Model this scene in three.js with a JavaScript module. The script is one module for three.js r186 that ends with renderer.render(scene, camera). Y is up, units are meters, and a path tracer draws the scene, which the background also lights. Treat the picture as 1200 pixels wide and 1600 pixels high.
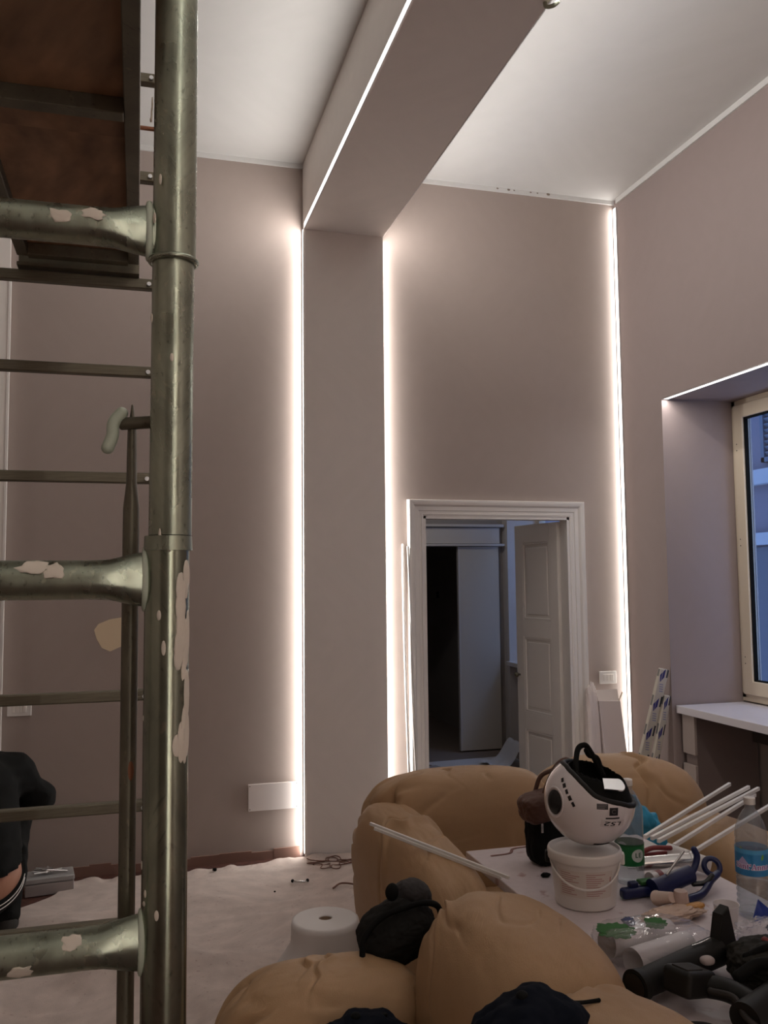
import * as THREE from 'three';
import { RoundedBoxGeometry } from 'three/addons/geometries/RoundedBoxGeometry.js';
import { mergeGeometries, mergeVertices } from 'three/addons/utils/BufferGeometryUtils.js';
import { RectAreaLightUniformsLib } from 'three/addons/lights/RectAreaLightUniformsLib.js';
import { createNoise3D } from 'simplex-noise';

// ---------------------------------------------------------------- camera, sky, exposure
const scene = new THREE.Scene();
const V = (x, y, z) => new THREE.Vector3(x, y, z);
const camera = new THREE.PerspectiveCamera(2 * Math.atan(800 / 1375.1) * 180 / Math.PI, 0.75, 0.05, 100);
camera.position.set(0, 1.62, 0);
{
  const yaw = 0.273111, pitch = 0.0766635, roll = -0.00987566;
  camera.rotation.order = 'YXZ';
  camera.rotation.set(pitch, -yaw, roll);
}
scene.background = new THREE.Color().setRGB(0.76, 1.18, 2.3);      // dusk sky
const renderer = new THREE.WebGLRenderer({ antialias: true });
renderer.toneMapping = THREE.LinearToneMapping;
renderer.toneMappingExposure = 1.12;
renderer.shadowMap.enabled = true;
RectAreaLightUniformsLib.init();
const LED = 30, BEAM_LED = 49;                                      // radiance of the wall strips and of the beam strips
const LED_COLOR = new THREE.Color().setRGB(1.0, 0.97, 0.93);

// ---------------------------------------------------------------- helpers
let seed = 20240611;
const rnd = () => { seed = (seed + 0x6D2B79F5) | 0; let t = Math.imul(seed ^ (seed >>> 15), 1 | seed); t = (t + Math.imul(t ^ (t >>> 7), 61 | t)) ^ t; return ((t ^ (t >>> 14)) >>> 0) / 4294967296; };
const N3 = createNoise3D(rnd);
const fbm = (x, y, z, o = 4) => { let s = 0, a = 0.5; for (let i = 0; i < o; i++) { s += a * N3(x, y, z); x *= 2.03; y *= 2.03; z *= 2.03; a *= 0.5; } return s; };
const ridge = (x, y, z) => 1 - Math.abs(N3(x, y, z));
const sstep = (a, b, x) => { const t = Math.min(1, Math.max(0, (x - a) / (b - a))); return t * t * (3 - 2 * t); };
const used = {};
const numbered = (n) => { const k = used[n] = (used[n] ?? -1) + 1; return k ? `${n}_${String(k).padStart(3, '0')}` : n; };
function mesh(name, geo, mat, parent = scene) {
  const g = Array.isArray(geo) ? merge(geo) : geo;
  const m = new THREE.Mesh(g, mat); m.castShadow = m.receiveShadow = true;
  m.name = parent === scene ? numbered(name) : name; parent.add(m); return m;
}
function merge(list) {
  list = list.map((g) => { g = g.index ? g.toNonIndexed() : g; for (const k of Object.keys(g.attributes)) if (!['position', 'normal', 'uv'].includes(k)) g.deleteAttribute(k); if (!g.attributes.uv) g.setAttribute('uv', new THREE.BufferAttribute(new Float32Array(g.attributes.position.count * 2), 2)); return g; });
  return list.length === 1 ? list[0] : mergeGeometries(list);
}
function tag(o, label, category, group) { o.userData.label = label; o.userData.category = category; if (group) o.userData.group = group; return o; }
function struct(o, label, category) { o.userData.kind = 'structure'; o.userData.label = label; o.userData.category = category; return o; }
function thing(name, label, category, pos = [0, 0, 0], turn = 0, group) {
  const g = new THREE.Group(); g.name = numbered(name); g.position.set(...pos); g.rotation.y = turn; scene.add(g); return tag(g, label, category, group);
}
function box(x0, x1, y0, y1, z0, z1, r = 0) {
  const w = x1 - x0, h = y1 - y0, d = z1 - z0;
  const g = r ? new RoundedBoxGeometry(w, h, d, 2, Math.min(r, w / 2.01, h / 2.01, d / 2.01)) : new THREE.BoxGeometry(w, h, d);
  const uv = g.attributes.uv, p = g.attributes.position, n = g.attributes.normal;
  for (let i = 0; i < p.count; i++) {                                // uv in metres
    const ax = Math.abs(n.getX(i)), ay = Math.abs(n.getY(i)), az = Math.abs(n.getZ(i));
    if (ax > ay && ax > az) uv.setXY(i, p.getZ(i), p.getY(i)); else if (ay > az) uv.setXY(i, p.getX(i), p.getZ(i)); else uv.setXY(i, p.getX(i), p.getY(i));
  }
  g.translate((x0 + x1) / 2, (y0 + y1) / 2, (z0 + z1) / 2); return g;
}
const cbox = (w, h, d, x, y, z, r = 0) => box(x - w / 2, x + w / 2, y - h / 2, y + h / 2, z - d / 2, z + d / 2, r);
function tube(pts, r, seg = 32, rad = 8, closed = false) {
  const c = new THREE.CatmullRomCurve3(pts.map((p) => V(...p)), closed, 'centripetal'); return capped(new THREE.TubeGeometry(c, seg, r, rad, closed), pts, r, closed);
}
function capped(g, pts, r, closed) { if (closed) return g; const a = pts[0], b = pts[pts.length - 1]; return merge([g, new THREE.SphereGeometry(r * 0.995, 8, 6).translate(...a), new THREE.SphereGeometry(r * 0.995, 8, 6).translate(...b)]); }
function rod(a, b, r, r2 = r, rad = 16) {                            // capped cylinder from a to b, uv in metres
  const A = V(...a), B = V(...b), L = A.distanceTo(B);
  const g = new THREE.CylinderGeometry(r2, r, L, rad, 1); const uv = g.attributes.uv;
  for (let i = 0; i < uv.count; i++) uv.setXY(i, uv.getX(i) * 2 * Math.PI * r, uv.getY(i) * L);
  g.applyQuaternion(new THREE.Quaternion().setFromUnitVectors(V(0, 1, 0), B.clone().sub(A).normalize()));
  g.translate(...A.add(B).multiplyScalar(0.5).toArray()); return g;
}
function bar(a, b, w, h) {                                           // rectangular bar
  const A = V(...a), B = V(...b), L = A.distanceTo(B); const m = new THREE.Matrix4().lookAt(A, B, Math.abs(B.y - A.y) > 0.95 * L ? V(1, 0, 0) : V(0, 1, 0));
  const g = new RoundedBoxGeometry(w, h, L, 1, Math.min(w, h) * 0.15); g.applyMatrix4(m); g.translate(...A.add(B).multiplyScalar(0.5).toArray()); return g;
}
const lathe = (pts, seg = 40) => new THREE.LatheGeometry(pts.map((p) => new THREE.Vector2(...p)), seg);
function loftX(list, rad = 20) {                                     // cross sections [x, cy, cz, ry, rz] lofted along x
  const pos = [], idx = [], uv = [];
  list.forEach(([x, cy, cz, ry, rz]) => { for (let k = 0; k <= rad; k++) { const a = k / rad * 2 * Math.PI; pos.push(x, cy + ry * Math.cos(a), cz + rz * Math.sin(a)); uv.push(x, k / rad * 0.14); } });
  for (let i = 0; i < list.length - 1; i++) for (let k = 0; k < rad; k++) { const a = i * (rad + 1) + k, b = a + rad + 1; idx.push(a, a + 1, b, b, a + 1, b + 1); }
  const g = new THREE.BufferGeometry(); g.setAttribute('position', new THREE.Float32BufferAttribute(pos, 3)); g.setAttribute('uv', new THREE.Float32BufferAttribute(uv, 2)); g.setIndex(idx); g.computeVertexNormals(); return g;
}
function puff(w, h, d, e = 3, n = 40, disp = null) {                 // soft cushion: superellipsoid with folds pressed into it
  const pos = [], idx = [];
  const axes = [[0, 1, 2, 1], [0, 1, 2, -1], [1, 2, 0, 1], [1, 2, 0, -1], [2, 0, 1, 1], [2, 0, 1, -1]];
  for (const [a, b, c, s] of axes) {
    const base = pos.length / 3;
    for (let i = 0; i <= n; i++) for (let j = 0; j <= n; j++) {
      const p = [0, 0, 0]; p[a] = Math.tan((i / n * 2 - 1) * Math.PI / 4); p[b] = Math.tan((j / n * 2 - 1) * Math.PI / 4); p[c] = s;
      const r = Math.pow(Math.abs(p[0]) ** e + Math.abs(p[1]) ** e + Math.abs(p[2]) ** e, -1 / e);
      let x = p[0] * r, y = p[1] * r, z = p[2] * r;
      const k = 1 + (disp ? disp(x, y, z) : 0);
      pos.push(x * w / 2 * k, y * h / 2 * k, z * d / 2 * k);
    }
    for (let i = 0; i < n; i++) for (let j = 0; j < n; j++) { const q = base + i * (n + 1) + j; if (s > 0) idx.push(q, q + n + 1, q + 1, q + 1, q + n + 1, q + n + 2); else idx.push(q, q + 1, q + n + 1, q + 1, q + n + 2, q + n + 1); }
  }
  let g = new THREE.BufferGeometry(); g.setAttribute('position', new THREE.Float32BufferAttribute(pos, 3)); g.setIndex(idx);
  g = mergeVertices(g, 1e-5); g.computeVertexNormals();
  const P = g.attributes.position, uv = new Float32Array(P.count * 2); for (let i = 0; i < P.count; i++) { uv[2 * i] = P.getX(i) + P.getZ(i) * 0.7; uv[2 * i + 1] = P.getY(i) + P.getZ(i) * 0.4; }
  g.setAttribute('uv', new THREE.BufferAttribute(uv, 2)); return g;
}
function sdfMesh(f, lo, hi, cell) {                                  // naive surface nets
  const n = [0, 1, 2].map((k) => Math.ceil((hi[k] - lo[k]) / cell) + 1), [nx, ny, nz] = n;
  const F = new Float32Array(nx * ny * nz), at = (i, j, k) => i + nx * (j + ny * k);
  for (let k = 0; k < nz; k++) for (let j = 0; j < ny; j++) for (let i = 0; i < nx; i++) F[at(i, j, k)] = f(lo[0] + i * cell, lo[1] + j * cell, lo[2] + k * cell);
  const vid = new Int32Array(nx * ny * nz).fill(-1), pos = [], idx = [];
  const cor = [[0, 0, 0], [1, 0, 0], [0, 1, 0], [1, 1, 0], [0, 0, 1], [1, 0, 1], [0, 1, 1], [1, 1, 1]], edges = [[0, 1], [2, 3], [4, 5], [6, 7], [0, 2], [1, 3], [4, 6], [5, 7], [0, 4], [1, 5], [2, 6], [3, 7]];
  for (let k = 0; k < nz - 1; k++) for (let j = 0; j < ny - 1; j++) for (let i = 0; i < nx - 1; i++) {
    const v = cor.map((c) => F[at(i + c[0], j + c[1], k + c[2])]); let x = 0, y = 0, z = 0, m = 0;
    for (const [a, b] of edges) if ((v[a] < 0) !== (v[b] < 0)) { const t = v[a] / (v[a] - v[b]), A = cor[a], B = cor[b]; x += A[0] + t * (B[0] - A[0]); y += A[1] + t * (B[1] - A[1]); z += A[2] + t * (B[2] - A[2]); m++; }
    if (m) { vid[at(i, j, k)] = pos.length / 3; pos.push(lo[0] + (i + x / m) * cell, lo[1] + (j + y / m) * cell, lo[2] + (k + z / m) * cell); }
  }
  for (let k = 1; k < nz - 1; k++) for (let j = 1; j < ny - 1; j++) for (let i = 1; i < nx - 1; i++) {
    const a = F[at(i, j, k)] < 0;
    const q = (b, c1, c2, c3, c4) => { if (a === b) return; const [p, r, s, t] = a ? [c1, c2, c3, c4] : [c1, c4, c3, c2]; if (p < 0 || r < 0 || s < 0 || t < 0) return; idx.push(p, r, s, p, s, t); };
    q(F[at(i + 1, j, k)] < 0, vid[at(i, j - 1, k - 1)], vid[at(i, j, k - 1)], vid[at(i, j, k)], vid[at(i, j - 1, k)]);
    q(F[at(i, j + 1, k)] < 0, vid[at(i - 1, j, k - 1)], vid[at(i - 1, j, k)], vid[at(i, j, k)], vid[at(i, j, k - 1)]);
    q(F[at(i, j, k + 1)] < 0, vid[at(i - 1, j - 1, k)], vid[at(i, j - 1, k)], vid[at(i, j, k)], vid[at(i - 1, j, k)]);
  }
  const g = new THREE.BufferGeometry(); g.setAttribute('position', new THREE.Float32BufferAttribute(pos, 3)); g.setIndex(idx); g.computeVertexNormals();
  const uv = new Float32Array(pos.length / 3 * 2); for (let i = 0; i < uv.length / 2; i++) { uv[2 * i] = pos[3 * i] + pos[3 * i + 2]; uv[2 * i + 1] = pos[3 * i + 1]; } g.setAttribute('uv', new THREE.BufferAttribute(uv, 2)); return g;
}
const smin = (a, b, k) => { const h = Math.max(k - Math.abs(a - b), 0) / k; return Math.min(a, b) - h * h * k * 0.25; };
function capsule(px, py, pz, a, b, ra, rb) {
  const bx = b[0] - a[0], by = b[1] - a[1], bz = b[2] - a[2], qx = px - a[0], qy = py - a[1], qz = pz - a[2];
  const t = Math.min(1, Math.max(0, (qx * bx + qy * by + qz * bz) / (bx * bx + by * by + bz * bz)));
  return Math.hypot(qx - bx * t, qy - by * t, qz - bz * t) - (ra + (rb - ra) * t);
}
const ell = (x, y, z, c, r) => { const a = (x - c[0]) / r[0], b = (y - c[1]) / r[1], d = (z - c[2]) / r[2]; return (Math.hypot(a, b, d) - 1) * Math.min(...r); };
// ---- textures
function dtex(w, h, fn, srgb = true) {
  const d = new Uint8Array(w * h * 4);
  for (let j = 0; j < h; j++) for (let i = 0; i < w; i++) { const c = fn(i / w, j / h), k = 4 * (j * w + i); for (let q = 0; q < 3; q++) d[k + q] = Math.max(0, Math.min(255, Math.round(255 * c[q]))); d[k + 3] = 255; }
  const t = new THREE.DataTexture(d, w, h); t.wrapS = t.wrapT = THREE.RepeatWrapping; t.magFilter = THREE.LinearFilter; t.minFilter = THREE.LinearMipmapLinearFilter; t.generateMipmaps = true; if (srgb) t.colorSpace = THREE.SRGBColorSpace; t.needsUpdate = true; return t;
}
const per = (u, v, s, o = 4, z = 0) => { const a = u * 2 * Math.PI, b = v * 2 * Math.PI; return fbm(Math.cos(a) * s + 3, Math.sin(a) * s + Math.cos(b) * s, Math.sin(b) * s + z, o); }; // tileable
function canvasTex(w, h, draw) { const c = document.createElement('canvas'); c.width = w; c.height = h; draw(c.getContext('2d'), w, h); const t = new THREE.CanvasTexture(c); t.colorSpace = THREE.SRGBColorSpace; return t; }
const std = (rgb, rough = 0.6, o = {}) => new THREE.MeshStandardMaterial({ color: new THREE.Color().setRGB(...rgb), roughness: rough, side: THREE.DoubleSide, ...o });
const phys = (rgb, rough, o = {}) => new THREE.MeshPhysicalMaterial({ color: new THREE.Color().setRGB(...rgb), roughness: rough, side: THREE.DoubleSide, ...o });
const rep = (t, u, v = u) => { const c = t.clone(); c.repeat.set(u, v); c.needsUpdate = true; return c; };

const grain = dtex(256, 256, (u, v) => { const a = 0.5 + 0.5 * per(u, v, 9, 4); return [a, a, a]; }, false);
const plaster = dtex(256, 256, (u, v) => { const a = 0.985 + 0.012 * per(u, v, 1.6, 5); return [a, a * 0.998, a * 0.996]; });
const galva = dtex(512, 512, (u, v) => {
  const a = per(u, v, 0.7, 4), b = per(u, v, 5, 4, 5), s = per(u, v, 2.4, 4, 11);
  let c = [0.66 + 0.10 * a + 0.025 * b, 0.665 + 0.10 * a + 0.025 * b, 0.61 + 0.09 * a + 0.02 * b];
  if (s > 0.45) { const k = Math.min(1, (s - 0.45) * 9) * 0.7; c = c.map((x, i) => x + k * ([0.78, 0.75, 0.68][i] - x)); }
  if (b < -0.5) c = c.map((x) => x * 0.85);
  return c;
});
const galvaRough = dtex(256, 256, (u, v) => { const a = 0.29 + 0.14 * per(u, v, 0.9, 4) + 0.22 * Math.max(0, per(u, v, 2.4, 4, 11)); return [a, a, a]; }, false);
const M = {
  wall: std([0.345, 0.28, 0.25], 0.62, { map: rep(plaster, 0.8), bumpMap: rep(grain, 3), bumpScale: 0.00015 }), mauve: std([0.30, 0.238, 0.225], 0.62, { map: rep(plaster, 0.8), bumpMap: rep(grain, 3), bumpScale: 0.00015 }),
  pillar: std([0.80, 0.745, 0.70], 0.65, { map: rep(plaster, 0.8) }),
  ceiling: std([0.62, 0.605, 0.59], 0.85, { map: rep(plaster, 0.5) }),
  white: std([0.74, 0.69, 0.64], 0.45), trim: std([0.76, 0.72, 0.68], 0.4),
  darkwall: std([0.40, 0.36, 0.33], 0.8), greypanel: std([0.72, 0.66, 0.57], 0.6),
  floor: std([0.13, 0.055, 0.04], 0.6, { map: rep(dtex(256, 256, (u, v) => { const a = 0.75 + 0.25 * per(u, v, 3, 5); return [a, a * 0.9, a * 0.86]; }), 1.5) }),
  plastic: std([0.72, 0.68, 0.64], 0.4), ivory: std([0.66, 0.56, 0.43], 0.4),
  galva: std([0.80, 0.84, 0.78], 1, { map: rep(galva, 3.2, 2.1), roughnessMap: rep(galvaRough, 3, 2), metalness: 0.88 }),
  steel: std([0.40, 0.35, 0.30], 0.5, { metalness: 0.6, map: rep(galva, 2) }), rust: std([0.25, 0.10, 0.05], 0.8),
  creamPaint: std([0.60, 0.53, 0.44], 0.7), latch: std([0.42, 0.46, 0.36], 0.5),
  ply: std([0.50, 0.30, 0.18], 0.75, { map: rep(dtex(256, 256, (u, v) => { const a = 0.78 + 0.22 * per(u, v * 0.5, 2, 5) ; return [a, a * 0.97, a * 0.94]; }), 1.2) }),
  alu: std([0.7, 0.7, 0.7], 0.35, { metalness: 0.9 }), black: phys([0.008, 0.008, 0.0075], 0.8, { specularIntensity: 0.25 }), blackGloss: std([0.012, 0.012, 0.012], 0.25), rubber: phys([0.013, 0.0125, 0.011], 0.55, { specularIntensity: 0.5 }),
  navy: phys([0.006, 0.008, 0.014], 0.9, { specularIntensity: 0.2 }), grey: phys([0.04, 0.036, 0.033], 0.7, { specularIntensity: 0.4 }),
  leather: phys([0.43, 0.265, 0.135], 0.52, { bumpMap: rep(grain, 14), bumpScale: 0.0012, map: rep(plaster, 2) }), seam: std([0.20, 0.12, 0.06], 0.7),
  fleece: std([0.70, 0.585, 0.52], 0.95, { bumpMap: rep(grain, 9), bumpScale: 0.003, map: rep(dtex(512, 512, (u, v) => { const s = per(u, v, 5, 4, 3), b = per(u, v, 1.3, 4, 8); let a = 0.93 + 0.07 * b; const k = s > 0.46 ? Math.min(1, (s - 0.46) * 6) * 0.14 : 0; return [a * (1 - k * 0.7), a * (1 - k), a * (1 - k)]; }), 0.9) }),
  paper: std([0.72, 0.69, 0.67], 0.85), brown: std([0.085, 0.032, 0.018], 0.5), blue: std([0.006, 0.012, 0.075], 0.35), cyan: std([0.02, 0.25, 0.42], 0.4),
  red: std([0.20, 0.02, 0.02], 0.45), silver: std([0.62, 0.61, 0.60], 0.25, { metalness: 0.9 }), cardboard: std([0.36, 0.25, 0.16], 0.85), wire: std([0.16, 0.07, 0.045], 0.6),
  clear: phys([0.80, 0.83, 0.86], 0.06, { transmission: 0.86, thickness: 0, ior: 1.5 }), film: phys([0.94, 0.94, 0.95], 0.07, { transmission: 0.93, thickness: 0, ior: 1.4 }),
  blueFilm: phys([0.05, 0.10, 0.45], 0.2, { transmission: 0.45, thickness: 0, ior: 1.3 }), green: std([0.03, 0.14, 0.03], 0.6), rodWhite: std([0.74, 0.71, 0.68], 0.35),
  glass: phys([0.93, 0.97, 1.0], 0.02, { transmission: 1, thickness: 0, ior: 1.5 }), skin: std([0.45, 0.22, 0.14], 0.55), hair: std([0.02, 0.013, 0.01], 0.7),
  glow: std([0.9, 0.9, 0.9], 0.5, { emissive: LED_COLOR, emissiveIntensity: 3.0 }), mirror: std([0.97, 0.97, 0.97], 0.12, { metalness: 1 }),
};

// ---------------------------------------------------------------- room shell
const ZB = -5.27, ZF = 2.6, XL = -2.6, XR = 3.148, H = 4.217, BX0 = 0.968, BX1 = 1.467, BY = 3.779;
struct(mesh('floor', box(XL - 0.2, 3.9, -0.2, 0, -11.2, ZF + 0.2), M.floor), 'dark red-brown floor of the room', 'floor');
struct(mesh('ceiling', box(XL - 0.2, 3.9, H, H + 0.2, -11.2, ZF + 0.2), M.ceiling), 'high white painted ceiling', 'ceiling');
const DX0 = 1.728, DX1 = 2.743, DY = 2.019;
struct(mesh('wall_back', [box(XL, DX0, 0, H, ZB - 0.09, ZB), box(DX1, 3.66, 0, H, ZB - 0.09, ZB), box(DX0, DX1, DY, H, ZB - 0.09, ZB)], M.wall), 'greige back wall with the white framed doorway', 'wall');
const NZ0 = -4.77, NZ1 = -2.6, SY = 2.733;
struct(mesh('wall_right', [box(XR, 3.66, 0, H, ZB, NZ0), box(XR, 3.66, SY, H, NZ0, NZ1), box(XR, 3.66, 0, H, NZ1, ZF), box(3.66, 3.8, SY, H, ZB, ZF), box(3.66, 3.8, 0, SY, ZB, NZ0), box(3.66, 3.8, 0, SY, NZ1, ZF)], M.mauve), 'mauve greige wall on the right with deep window recess', 'wall');
struct(mesh('wall_right_parapet', box(3.66, 3.8, 0, 0.84, NZ0, NZ1), M.darkwall), 'grey wall below the window behind the desk', 'wall');
struct(mesh('wall_left', box(XL - 0.2, XL, 0, H, ZB, ZF), M.wall), 'greige wall on the left side', 'wall');
struct(mesh('wall_front', box(XL - 0.2, 3.8, 0, H, ZF, ZF + 0.2), M.wall), 'greige wall opposite the doorway', 'wall');
const pil = struct(mesh('wall_pillar', box(BX0, BX1, 0, BY, ZB, ZB + 0.06), M.pillar), 'flat greige pillar on the back wall between two light strips', 'pillar');
struct(mesh('wall_beam', box(BX0, BX1, BY, H, ZB, ZF), M.pillar), 'wide greige ceiling beam ending above the pillar', 'beam');
struct(mesh('wall_pilaster', box(-1.5, -0.713, 0, H, ZB, ZB + 0.03), M.pillar), 'pale pilaster at the far left of the back wall', 'pillar');
struct(mesh('trim_1', box(-0.717, -0.705, 0, 3.4, ZB + 0.005, ZB + 0.038), M.trim), 'thin white corner bead on the pale pilaster', 'trim');
struct(mesh('trim_2', [box(-0.705, BX0, H - 0.028, H, ZB, ZB + 0.012), box(BX1, XR, H - 0.028, H, ZB, ZB + 0.012)], M.ceiling), 'white painted edge along the top of the back wall', 'trim');
{ const tr = scene.getObjectByName('trim_2'); for (const [x, s] of [[2.28, 0.010], [2.36, 0.013], [2.40, 0.008], [2.52, 0.009], [2.57, 0.008], [2.65, 0.016]]) mesh('chip', puff(s * 1.5, s, 0.006, 2.4, 8, (a, b, c) => 0.3 * N3(a * 2 + x, b * 2, c)).translate(x, H - 0.008, ZB + 0.012), std([0.22, 0.17, 0.14], 0.9), tr); }
struct(mesh('trim_3', box(XR - 0.012, XR, H - 0.035, H, ZB + 0.05, ZF), M.ceiling), 'white painted edge along the top of the right wall', 'trim');
// stripped baseboard line: torn plaster lip above the dark floor edge, left of the pillar
{
  const sh = []; let x = -0.70;
  while (x < 0.93) { const w = 0.05 + rnd() * 0.14, x1 = Math.min(0.94, x + w); sh.push(box(x, x1, 0, 0.042 + rnd() * 0.022, ZB, ZB + 0.006 + rnd() * 0.006)); x = x1; }
  struct(mesh('baseboard_back', sh, std([0.23, 0.125, 0.095], 0.9)), 'rough reddish strip where the baseboard was taken off', 'baseboard');
}
// ---- door casing, moulded and mitred
{
  const prof = [[0, 0], [0, 0.016], [0.012, 0.02], [0.016, 0.016], [0.03, 0.016], [0.034, 0.022], [0.058, 0.024], [0.062, 0.03], [0.07, 0.038], [0.084, 0.042], [0.097, 0.042], [0.1, 0.034], [0.102, 0]];
  const pos = [], idx = [];
  prof.forEach(([u, v]) => [[DX0 - u, 0], [DX0 - u, DY + u], [DX1 + u, DY + u], [DX1 + u, 0]].forEach(([x, y]) => pos.push(x, y, ZB + v)));
  for (let i = 0; i < prof.length - 1; i++) for (let k = 0; k < 3; k++) { const a = i * 4 + k, b = a + 4; idx.push(a, a + 1, b, b, a + 1, b + 1); }
  let g = new THREE.BufferGeometry(); g.setAttribute('position', new THREE.Float32BufferAttribute(pos, 3)); g.setIndex(idx); g = g.toNonIndexed(); g.computeVertexNormals();
  const fr = struct(mesh('trim_4', g, M.trim), 'white moulded casing around the doorway', 'door frame');
  mesh('jamb', [box(DX0 - 0.002, DX0 + 0.018, 0, DY, ZB - 0.092, ZB + 0.012), box(DX1 - 0.018, DX1 + 0.002, 0, DY, ZB - 0.092, ZB + 0.012), box(DX0, DX1, DY - 0.018, DY + 0.002, ZB - 0.092, ZB + 0.012)], M.trim, fr);
}
// ---- open door leaf with three raised panels
{
  const d = new THREE.Group(); d.name = 'door_1'; scene.add(d); struct(d, 'white panelled door leaf standing open into the next room', 'door');
  d.position.set(2.722, 0.01, -5.365); const th = 80 * Math.PI / 180; d.rotation.y = Math.PI - th;         // local +x runs from hinge to free edge
  const w = 0.5, h = 1.985, t = 0.042, zs = [[0.10, 0.56], [0.68, 1.2], [1.32, 1.86]];
  const st = [box(0, 0.09, 0, h, -t / 2, t / 2, 0.003), box(w - 0.09, w, 0, h, -t / 2, t / 2, 0.003), box(0.09, w - 0.09, 0, zs[0][0], -t / 2, t / 2), box(0.09, w - 0.09, zs[0][1], zs[1][0], -t / 2, t / 2), box(0.09, w - 0.09, zs[1][1], zs[2][0], -t / 2, t / 2), box(0.09, w - 0.09, zs[2][1], h, -t / 2, t / 2)];
  mesh('leaf_frame', st, M.trim, d);
  for (const [a, b] of zs) {
    mesh('panel', [box(0.09, w - 0.09, a, b, -0.009, 0.009), box(0.125, w - 0.125, a + 0.035, b - 0.035, -0.015, 0.015, 0.006)], M.trim, d);
    mesh('panel_moulding', [-1, 1].flatMap((s) => { const z0 = s * 0.013; return [box(0.088, 0.105, a, b, z0 - 0.006, z0 + 0.006, 0.004), box(w - 0.105, w - 0.088, a, b, z0 - 0.006, z0 + 0.006, 0.004), box(0.09, w - 0.09, a, a + 0.016, z0 - 0.006, z0 + 0.006, 0.004), box(0.09, w - 0.09, b - 0.016, b, z0 - 0.006, z0 + 0.006, 0.004)]; }), M.trim, d);
  }
  mesh('knob', [rod([w - 0.035, 0.93, -0.045], [w - 0.035, 0.93, 0.045], 0.007), new THREE.SphereGeometry(0.017, 16, 12).translate(w - 0.035, 0.93, 0.05), new THREE.SphereGeometry(0.017, 16, 12).translate(w - 0.035, 0.93, -0.05)], M.steel, d);
  for (const y of [0.25, 1.0, 1.75]) mesh('hinge', rod([0, y, 0.024], [0, y + 0.07, 0.024], 0.006), M.steel, d);
}
// ---- the next room
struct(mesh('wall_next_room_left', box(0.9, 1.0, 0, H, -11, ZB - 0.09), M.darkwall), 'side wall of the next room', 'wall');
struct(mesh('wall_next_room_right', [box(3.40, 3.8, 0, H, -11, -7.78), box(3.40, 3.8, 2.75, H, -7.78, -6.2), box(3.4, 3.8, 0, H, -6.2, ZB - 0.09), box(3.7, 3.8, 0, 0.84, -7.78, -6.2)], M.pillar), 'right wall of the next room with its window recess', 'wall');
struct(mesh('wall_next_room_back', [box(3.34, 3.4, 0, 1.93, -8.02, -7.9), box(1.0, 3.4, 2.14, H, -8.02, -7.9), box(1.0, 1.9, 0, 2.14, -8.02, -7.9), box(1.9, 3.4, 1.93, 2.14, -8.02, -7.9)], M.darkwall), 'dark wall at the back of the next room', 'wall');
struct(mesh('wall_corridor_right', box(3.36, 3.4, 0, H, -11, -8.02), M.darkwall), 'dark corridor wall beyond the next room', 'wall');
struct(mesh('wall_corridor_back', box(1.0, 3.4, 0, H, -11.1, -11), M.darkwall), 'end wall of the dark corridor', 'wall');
struct(mesh('floor_next_room', box(1.0, 3.4, 0, 0.006, -11, ZB - 0.1), std([0.26, 0.20, 0.165], 0.8)), 'dusty floor of the next room', 'floor');
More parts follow.
